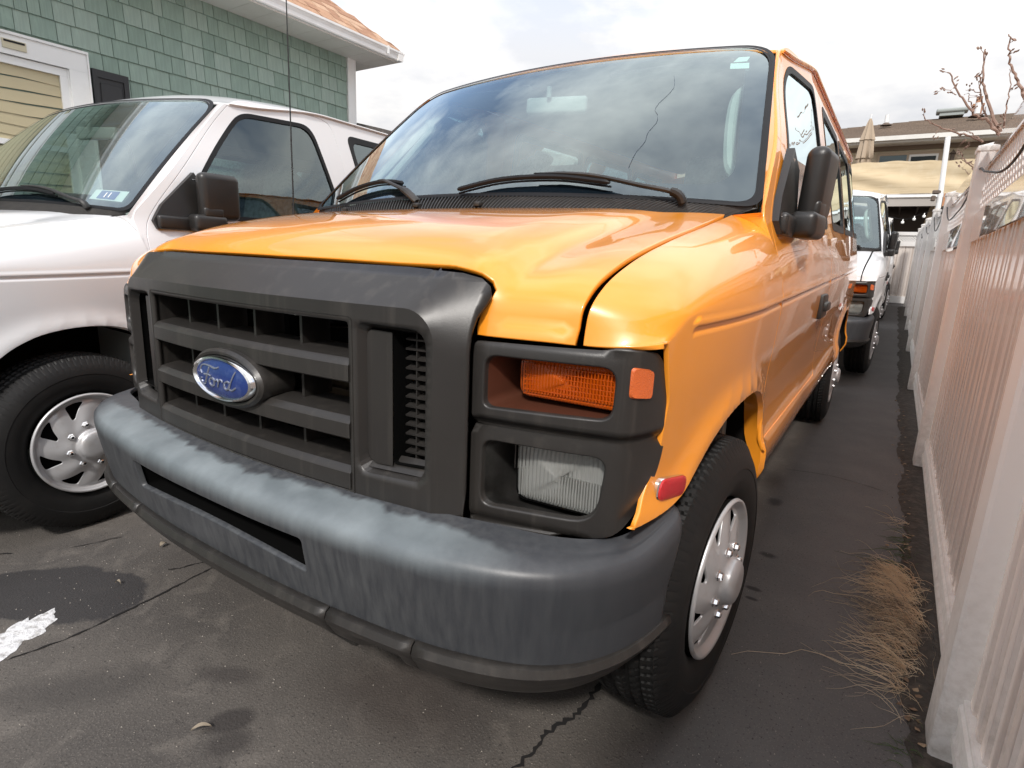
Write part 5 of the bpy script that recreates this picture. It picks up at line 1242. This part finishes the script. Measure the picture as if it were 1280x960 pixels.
for k in range(22):
    z = 3.325-.156*k; y = -8+r.random()*.1
    while y < 4.66:
        w = r.choice([.085, .105, .125, .15, .175, .20]); w = min(w, 4.66-y)
        if z < 2.62 and z > .80 and y+w > -.30 and y < 1.80:
            if y+w <= 1.83: y += w; continue
            w -= 1.79-y; y = 1.79
        vis = y+w > 1.35 and z > 2.05
        dzj = r.uniform(-.002, .002)
        if vis and cnt < 300:
            o = obj('shingle', sme[r.randrange(4)], house); o.location = (-4.812+r.uniform(0, .0015), y+.0015, z+dzj); o.scale = (1, w-.0045, min(1, (3.455-z)/.172)); cnt += 1
        else:
            v, f = shingle(w-.004, min(.172, 3.455-z)); stone.append(([(-4.812+a, y+.0015+b, z+c+dzj) for a, b, c in v], f))
        y += w
H_('shingle_field', join(*stone), greens[0], smooth=False, kind='stuff')
H_('corner_trim', join(box(-4.90, -4.776, 4.66, 4.765, 2.0, 3.455), box(-4.90, -4.774, 4.765, 4.785, 2.0, 3.455)), M['trim'], smooth=False)
# soffit boards, gutter, drip edge
for i in range(44):
    y = -6+.2535*i
    if y > 5.0: break
    H_('soffit_board', box(-4.80, -4.36, y+.0015, min(y+.252, 5.08), 3.440, 3.452), M['soffit'], smooth=False)
for i in range(40):
    x = -4.81-.25*i
    if x < -7: break
    H_('soffit_board', box(x-.249, x, 4.785, 5.08, 3.440, 3.452), M['soffit'], smooth=False)
gp = [(0, 0), (.008, 0), (.075, 0), (.082, .012), (.082, .045), (.100, .075), (.108, .082), (.108, .104), (.100, .104), (.098, .09), (.004, .09), (0, .104)]
def gutter(p0, p1, ax):
    V = []
    for q in (p0, p1):
        for d, z in gp: V.append((q[0]+(d if ax == 'x' else 0), q[1]+(d if ax == 'y' else 0), q[2]+z))
    n = len(gp); f = [(i, (i+1) % n, n+(i+1) % n, n+i) for i in range(n)]+[tuple(range(n)), tuple(range(2*n-1, n-1, -1))]
    return V, (f if ax == 'y' else [tuple(reversed(q)) for q in f])
H_('gutter', gutter((-4.395, -6, 3.452), (-4.395, 5.125, 3.452), 'x'), M['trim'], smooth=False)
H_('gutter', gutter((-9, 5.045, 3.449), (-4.290, 5.045, 3.449), 'y'), M['trim'], smooth=False)
H_('gutter_joint', box(-4.300, -4.283, 4.86, 4.885, 3.475, 3.562), M['trim'], smooth=False)
roofb = [mat('brown_roof_shingle', c, .9, noise=(60, tuple(v*1.4 for v in c), .5, .7)) for c in ((.40, .235, .145), (.33, .18, .11), (.46, .30, .20))]
rp = .80; rows_ = 17; tri = [[], [], []]
for k in range(rows_):
    s0 = .105*k; s1 = s0+.15; y = -6+(k % 2)*.1
    while y < 5.09-s0:
        w = r.uniform(.12, .22); y1 = min(y+w, 5.09-s0); t = r.choice([.006, .009, .012])
        x0, z0, x1, z1 = -4.30-s0, 3.555+rp*s0, -4.30-s1, 3.555+rp*s1
        ya, yb = y+.003, max(y+.004, y1-.002); yt = min(yb, 5.09-s1) if y1 >= 5.09-s0 else yb
        V = [(x0, ya, z0+t), (x0, yb, z0+t), (x1, yt, z1+.002), (x1, ya, z1+.002), (x0, ya, z0-.004), (x0, yb, z0-.004)]
        tri[r.randrange(3)].append((V, [(0, 1, 2, 3), (4, 5, 1, 0)])); y = y1
for q in range(3): H_('roof_shingle', join(*tri[q]), roofb[q], smooth=False, kind='stuff')
H_('roof_deck', ([(-4.32, -6, 3.552), (-4.32, 5.085, 3.552), (-7.32, 2.085, 3.552+rp*3), (-7.32, -6, 3.552+rp*3), (-9.5, 5.085, 3.552)], [(0, 1, 2, 3), (1, 4, 2)]), roofb[1], smooth=False)
for k in range(16):
    s = .11*k; H_('ridge_cap', ([(-4.31-s, 5.10-s, 3.565+rp*s), (-4.36-s, 5.00-s, 3.575+rp*s), (-4.47-s, 4.89-s, 3.575+rp*(s+.11)), (-4.45-s, 5.02-s, 3.590+rp*(s+.10)), (-4.46-s, 5.09-s, 3.57+rp*(s+.06))], [(0, 1, 3), (1, 2, 3), (0, 3, 4)]), roofb[k % 3], smooth=False)
low = mat('dark_low_roof', (.09, .08, .075), .9, noise=(40, (.16, .14, .13), .5, .7))
H_('porch_roof', join(([(-5.4, 4.80, 2.86), (-4.35, 4.80, 2.62), (-4.05, 5.9, 2.56), (-5.4, 6.2, 2.80), (-5.4, 4.80, 2.80), (-4.35, 4.80, 2.56), (-4.05, 5.9, 2.50), (-5.4, 6.2, 2.74)], [(0, 1, 2, 3), (4, 7, 6, 5), (0, 4, 5, 1), (1, 5, 6, 2), (2, 6, 7, 3)])), low, smooth=False)
# window
win = H_('window', join(box(-4.815, -4.752, -.30, 1.80, 2.505, 2.648), box(-4.815, -4.752, 1.665, 1.80, 1.05, 2.5045), box(-4.815, -4.752, -.30, -.17, 1.05, 2.5045), box(-4.815, -4.730, -.36, 1.86, .98, 1.049),
                       box(-4.815, -4.738, -.31, 1.812, 2.6485, 2.668), box(-4.815, -4.740, 1.8005, 1.812, 1.05, 2.648)), M['trim'], smooth=False)
H_('window_sash', join(box(-4.812, -4.775, -.165, 1.66, 2.44, 2.50), box(-4.812, -4.775, 1.60, 1.66, 1.06, 2.4395), box(-4.812, -4.780, -.165, 1.5995, 1.835, 1.878), box(-4.812, -4.768, 1.655, 1.6645, 1.06, 2.503)), M['trim'], win, smooth=False)
siding_refl = mat('tan_siding_reflection', (.70, .60, .40), .7)  # tan slats stand in for siding reflected in the pane, painted as colour
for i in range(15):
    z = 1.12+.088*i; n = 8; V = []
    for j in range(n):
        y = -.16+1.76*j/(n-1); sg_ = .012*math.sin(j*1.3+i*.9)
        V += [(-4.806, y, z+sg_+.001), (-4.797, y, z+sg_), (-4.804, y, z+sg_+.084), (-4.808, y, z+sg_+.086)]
    H_('siding_reflection_slat', (V, [(j*4+k, (j+1)*4+k, (j+1)*4+k+1, j*4+k+1) for j in range(n-1) for k in range(3)]), siding_refl, win, smooth=False)
H_('window_pane', ([(-4.788, -.16, 1.06), (-4.788, 1.60, 1.06), (-4.788, 1.60, 2.44), (-4.788, -.16, 2.44)], [(0, 1, 2, 3)]), glass('house_glass', (.95, .95, .93), .35), win, smooth=False)
H_('window_vent', join(box(-4.752, -4.742, 1.235, 1.385, 2.545, 2.610)), mat('vent_cream', (.55, .50, .36), .5), win, smooth=False)
H_('vent_slot', join(box(-4.742, -4.738, 1.245, 1.375, 2.590, 2.604)), M['rubber'], win, smooth=False)
M['shut'] = mat('black_shutter', (.018, .018, .02), .5)
sh = H_('shutter', join(box(-4.80, -4.772, 1.835, 2.12, 1.0, 2.56)), M['shut'], smooth=False)
H_('shutter_panel', join(box(-4.772, -4.760, 1.835, 1.875, 1.0, 2.56), box(-4.772, -4.760, 2.08, 2.12, 1.0, 2.56), box(-4.772, -4.760, 1.8755, 2.0795, 2.50, 2.56), rbox(.012, .17, .62, .004, 1, Matrix.Translation((-4.768, 1.978, 2.15)))), M['shut'], sh, smooth=False)

# ================================================================== house with deck at the end of the alley
bh = empty('rear_house', (0, 0, 0)); bh['label'] = 'cream sided house with brown hipped roof at the far end of the alley'; bh['category'] = 'house'
def B_(name, VF, m, parent=None, **k): return make(name, VF, m, parent or bh, **k)
M['siding'] = mat('cream_siding', (.66, .57, .42), .6, noise=(.8, (.58, .49, .36), .4, .7))
M['broof'] = mat('brown_grey_roof', (.155, .115, .085), .9, noise=[(1.2, (.20, .15, .11), .4, .7), (35, (.10, .075, .06), .5, .62)])
M['dkwood'] = mat('dark_deck_timber', (.12, .09, .07), .8); M['canvas'] = mat('beige_canvas', (.56, .45, .29), .85, streak=(1.5, 1, 22, (.44, .34, .21), .5, .75), noise=(3, (.60, .50, .34), .5, .7))
B_('wall', box(-9, 6.5, 20.53, 27, 0, 4.80), M['siding'], smooth=False)
for i in range(19):
    z = 2.72+.11*i; B_('siding_plank', ([(-9, 20.528, z+.118), (6.5, 20.528, z+.118), (6.5, 20.505, z), (-9, 20.505, z), (-9, 20.53, z), (6.5, 20.53, z)], [(3, 2, 1, 0), (4, 5, 2, 3)]), M['siding'], smooth=False)
B_('eave', join(box(-9.4, 7.0, 19.95, 20.53, 4.78, 4.80), box(-9.4, 7.0, 19.93, 19.97, 4.79, 4.93), box(-9.4, 7.0, 19.82, 19.93, 4.84, 4.955)), M['soffit'], smooth=False)
B_('soffit_shade_board', box(-9, 6.8, 20.44, 20.50, 4.66, 4.78), mat('brown_frieze', (.20, .15, .11), .8), smooth=False)
rv_ = [(-9.6, 19.85, 4.93), (7.2, 19.85, 4.93), (3.6+4, 24.4, 6.26), (1.75, 24.4, 6.26), (-9.6, 28, 4.93), (7.2, 28, 4.93)]
B_('roof', (rv_, [(0, 1, 2, 3), (0, 3, 4), (3, 2, 5, 4)]), M['broof'], smooth=False)
for i in range(26):
    t = i/26; z = 4.93+1.33*t; y = 19.85+4.55*t; x0 = -9.6+11.35*t; x1 = 7.2+.4*t
    B_('roof_course', ([(x0, y-.004, z-.006), (x1, y-.004, z-.006), (x1, y-.004, z+.014), (x0, y-.004, z+.014), (x0+.4, y+.17, z+.052), (x1, y+.17, z+.052)], [(0, 1, 2, 3), (3, 2, 5, 4)]), M['broof'], smooth=False)
wtr = mat('window_vinyl_white', (.75, .74, .70), .4)
B_('window', join(box(.30, 1.86, 20.46, 20.505, 4.52, 4.60), box(.30, .37, 20.46, 20.505, 3.5, 4.5195), box(1.79, 1.86, 20.46, 20.505, 3.5, 4.5195), box(1.045, 1.11, 20.455, 20.505, 3.5, 4.5195)), mat('tan_window_frame', (.42, .33, .24), .6), smooth=False)
B_('sliding_sash', join(box(1.10, 1.80, 20.44, 20.46, 4.46, 4.52), box(1.10, 1.15, 20.44, 20.46, 3.5, 4.4595), box(1.75, 1.80, 20.44, 20.46, 3.5, 4.4595)), wtr, smooth=False)
B_('window_pane', box(.37, 1.045, 20.47, 20.48, 3.5, 4.52), glass('far_glass_pale', (.30, .36, .36), 2.2), smooth=False); B_('window_pane', box(1.15, 1.75, 20.45, 20.455, 3.5, 4.46), glass('far_glass_dark', (.06, .06, .07), .8), smooth=False)
B_('window_back', box(.35, 1.80, 20.506, 20.512, 3.5, 4.52), mat('curtain_blue_grey', (.28, .34, .36), .8), smooth=False)
for x in (.03, 2.12):
    B_('wall_lantern', join(rbox(.10, .10, .20, .02, 1, Matrix.Translation((x, 20.38, 4.38))), ([(x-.08, 20.30, 4.48), (x+.08, 20.30, 4.48), (x+.08, 20.46, 4.48), (x-.08, 20.46, 4.48), (x, 20.38, 4.60)], [(0, 1, 4), (1, 2, 4), (2, 3, 4), (3, 0, 4)]), box(x-.02, x+.02, 20.38, 20.5, 4.18, 4.22), box(x-.012, x+.012, 20.37, 20.39, 4.20, 4.30)), M['dkwood'], smooth=False)
B_('roof_vent', join(box(1.70, 2.35, 23.9, 24.3, 6.24, 6.34), rbox(.86, .50, .12, .04, 2, Matrix.Translation((2.03, 24.1, 6.40)))), mat('grey_metal_vent', (.30, .33, .32), .5), smooth=False)
for x, y, z, s in ((.30, 22.4, 5.78, 1.0), (2.62, 22.9, 5.95, 1.25)):
    B_('vent_pipe', join(xf(lathe([(0, .06*s), (.30*s, .06*s), (.30*s, .001)], 12), Matrix.Translation((x, y, z)) @ Matrix.Rotation(-math.pi/2, 4, 'Y'))), M['trim']); B_('pipe_flashing', xf(lathe([(-.02, .17*s), (.06, .07*s)], 12), Matrix.Translation((x, y, z)) @ Matrix.Rotation(-math.pi/2, 4, 'Y')), M['dkwood'])
B_('chimney', join(box(2.62, 2.86, 24.9, 25.2, 5.9, 6.68), box(2.58, 2.90, 24.86, 25.24, 6.68, 6.74), box(2.66, 2.82, 24.95, 25.15, 6.74, 6.98)), mat('brick_chimney', (.34, .17, .10), .9, noise=(20, (.45, .30, .2), .5, .6)), smooth=False)
dk = empty('deck', (0, 0, 0)); dk['label'] = 'raised timber deck with a dark open space beneath it behind the alley'; dk['category'] = 'deck'
make('deck_beam', join(box(-5, 4.6, 17.42, 17.50, 2.80, 3.01)), mat('grey_deck_fascia', (.34, .31, .28), .7), dk, smooth=False)
make('deck_rail', join(box(-5, 4.6, 17.38, 17.44, 3.015, 3.09)), M['trim'], dk, smooth=False)
for i in range(28): make('deck_board', box(-5, 4.6, 17.5+.11*i, 17.606+.11*i, 2.98, 3.01), M['dkwood'], dk, smooth=False)
for i in range(24): make('deck_joist', box(-4.9+.4*i, -4.86+.4*i, 17.5, 20.5, 2.80, 2.978), M['dkwood'], dk, smooth=False)
for x in (-4.5, -1.5, 1.85, 4.4): make('deck_post', box(x, x+.14, 17.45, 17.58, ge, 2.80), mat('weathered_post', (.36, .26, .16), .8), dk, smooth=False)
make('deck_brace', xf(box(-.06, .06, -.04, .04, -.8, .95), Matrix.Translation((1.70, 18.0, 2.1)) @ Matrix.Rotation(.18, 4, 'Y')), mat('tan_brace', (.38, .28, .17), .8), dk, smooth=False)
make('deck_bracket', box(1.98, 2.10, 17.36, 17.375, 2.78, 3.09), mat('rusty_bracket', (.42, .20, .10), .7), dk, smooth=False)
make('back_partition', box(-5, 4.6, 20.2, 20.25, ge, 2.98), M['dkwood'], dk, smooth=False)
M['lampglow'] = mat('string_bulb', (.9, .9, .86), .3)
for x, y, z, lb in ((1.24, 17.3, 2.36, 'lowest leftmost'), (1.66, 17.2, 2.50, 'third'), (2.02, 17.3, 2.66, 'highest rightmost'), (1.47, 17.3, 2.44, 'second')):
    o = make('string_light', join(xf(lathe([(0, .001), (.004, .028), (.035, .040), (.06, .030), (.07, .001)], 10), Matrix.Translation((x, y, z)) @ Matrix.Rotation(-math.pi/2, 4, 'Y')), xf(lathe([(.065, .012), (.11, .012), (.112, .001)], 8), Matrix.Translation((x, y, z)) @ Matrix.Rotation(-math.pi/2, 4, 'Y'))), M['lampglow'])
    o['label'] = lb+' small white globe of the string lights under the far deck'; o['category'] = 'light bulb'; o['group'] = 'string lights under the deck'
make('light_wire', tube(smooth([(.6, 17.3, 2.62), (1.24, 17.3, 2.47), (1.47, 17.3, 2.55), (1.66, 17.2, 2.61), (2.02, 17.3, 2.77), (2.6, 17.3, 2.80)], 5), .006, 5), M['rubber'], label='dark wire carrying the string lights under the deck', category='wire')
# canvas screen on the railing, wrinkled
nx2, nz2 = 120, 26; V = []; r = random.Random(2); ph = [(r.uniform(.8, 5), r.uniform(2, 14), r.random()*6, r.uniform(.006, .02)) for _ in range(9)]
for j in range(nz2):
    for i in range(nx2):
        x = -3.4+7.9*i/(nx2-1); z = 3.10+.77*j/(nz2-1); t = j/(nz2-1)
        y = 17.36+sum(a*math.sin(kx*x+kz*z+p) for kx, kz, p, a in ph)*math.sin(math.pi*min(1, t*1.0+.05))
        V.append((x, y, z+(.012*math.sin(x*9)+.015*math.sin(x*2.3))*(t if t > .9 else 0)))
scr = make('canvas_screen', (V, [(j*nx2+i, j*nx2+i+1, (j+1)*nx2+i+1, (j+1)*nx2+i) for j in range(nz2-1) for i in range(nx2-1)]), M['canvas'], angle=180, label='wrinkled beige canvas screen tied along the far deck railing', category='screen')
# closed patio umbrella
ub = empty('patio_umbrella', (.12, 17.9, 2.78)); ub['label'] = 'closed beige patio umbrella standing on the far deck'; ub['category'] = 'umbrella'
V = []; Fc = []; prof = [(.02, 2.28), (.05, 2.20), (.10, 2.00), (.155, 1.78), (.17, 1.74), (.14, 1.73), (.17, 1.50), (.195, 1.28), (.16, 1.26), (.17, 1.12), (.15, .95)]
for rr_, z in prof:
    for k in range(24): t = 2*math.pi*k/24; q = rr_*(1+.20*math.cos(8*t+z)); V.append((q*math.cos(t), q*math.sin(t), z))
for i in range(len(prof)-1):
    for k in range(24): Fc.append((i*24+k, i*24+(k+1) % 24, (i+1)*24+(k+1) % 24, (i+1)*24+k))
make('umbrella_canopy', (V, Fc), mat('taupe_canvas', (.38, .30, .22), .85), ub, angle=50); make('umbrella_pole', tube([(0, 0, 0), (0, 0, 2.38)], .022, 8), M['trim'], ub)
# white pole fixed to the fence
pl = make('utility_pole', tube([(1.62, 9.0, 1.2), (1.60, 9.0, 2.2), (1.562, 9.0, 2.88)], .030, 10), M['trim'], label='thin white pole rising above the fence before the far house', category='pole')
make('pole_bracket', join(rbox(.10, .06, .05, .01, 1, Matrix.Translation((1.56, 9.0, 2.20))), rbox(.05, .05, .07, .01, 1, Matrix.Translation((1.53, 8.98, 2.12)))), M['dkwood'], pl)

# ================================================================== bare tree behind the fence
M['bark'] = mat('reddish_bark', (.24, .155, .12), .85, noise=(30, (.34, .24, .19), .5, .7))
tree = empty('bare_tree', (2.05, 6.0, 0)); tree.location = (0, 0, 0); tree['label'] = 'bare budding tree rising behind the white fence at upper right'; tree['category'] = 'tree'
CAMP = np.array([1.246719, -.607282, 1.143284]); Fv, Rv_, Uv = [np.array(v) for v in (fw, r2, u2)]
LIMBS = [([(1.831, 5.94, 2.295), (1.719, 5.964, 2.435), (1.597, 5.988, 2.527), (1.474, 6.012, 2.705), (1.377, 6.036, 2.883)], 0.02), ([(1.821, 6.04, 2.359), (1.745, 6.064, 2.498), (1.668, 6.088, 2.702), (1.63, 6.112, 2.84), (1.61, 6.136, 3.057)], 0.022), ([(1.731, 6.09, 2.472), (1.665, 6.12, 2.614), (1.621, 6.15, 2.787), (1.614, 6.18, 2.904)], 0.012), ([(1.815, 5.74, 2.333), (1.806, 5.77, 2.492), (1.801, 5.8, 2.649), (1.777, 5.83, 2.803)], 0.01), ([(1.892, 5.54, 2.49), (1.842, 5.564, 2.598), (1.771, 5.588, 2.745), (1.732, 5.612, 2.87), (1.71, 5.636, 3.006)], 0.018), ([(1.735, 6.24, 2.323), (1.586, 6.264, 2.398), (1.416, 6.288, 2.47), (1.281, 6.312, 2.555), (1.242, 6.336, 2.613)], 0.014), ([(1.696, 6.14, 2.328), (1.64, 6.18, 2.379), (1.584, 6.22, 2.424)], 0.01), ([(1.714, 6.24, 2.086), (1.631, 6.27, 2.177), (1.585, 6.3, 2.254), (1.558, 6.33, 2.288)], 0.009), ([(1.701, 6.24, 2.128), (1.614, 6.28, 2.18), (1.556, 6.32, 2.224)], 0.006), ([(1.7, 6.24, 2.032), (1.655, 6.28, 2.081), (1.627, 6.32, 2.122)], 0.006), ([(1.458, 5.94, 2.67), (1.42, 5.98, 2.709), (1.371, 6.02, 2.744)], 0.006), ([(1.625, 6.09, 2.701), (1.573, 6.13, 2.736), (1.533, 6.17, 2.756)], 0.006), ([(1.594, 6.09, 2.595), (1.569, 6.13, 2.665), (1.55, 6.17, 2.728)], 0.008)]
r = random.Random(31)
base_pt = (2.22, 6.2, 1.5)
make('trunk', tube([(2.35, 6.3, 0), (2.30, 6.25, .8), (2.22, 6.2, 1.5), (2.14, 6.1, 1.9)], [.06, .052, .042, .034], 10), M['bark'], tree)
for P, r0 in LIMBS:
    Ps = smooth(P, 6); n = len(Ps)
    Ps = [tuple(p+np.array([r.gauss(0, .004), r.gauss(0, .01), r.gauss(0, .004)])) for p in Ps]
    rad = [.72*r0*(1-.66*i/(n-1)) for i in range(n)]
    out = [tube(Ps, rad, 7)]
    for i in range(3, n, 2):
        if r.random() < (.12+.6*i/n):
            p = np.array(Ps[i]); d = np.array([r.gauss(0, 1), r.gauss(0, .6), r.gauss(.5, .6)]); d /= np.linalg.norm(d); L = r.uniform(.02, .07)
            q = p+d*L; out.append(tube([tuple(p), tuple(p+d*L*.6), tuple(q)], [rad[i]*.5, rad[i]*.4, .004], 5))
            if r.random() < .7:
                for _ in range(3): e = q+np.array([r.gauss(0, .010) for _ in range(3)]); out.append(tube([tuple(e), tuple(e+d*.014), tuple(e+d*.028)], [.003, .0075, .002], 5))
    make('limb', join(*out), M['bark'], tree)
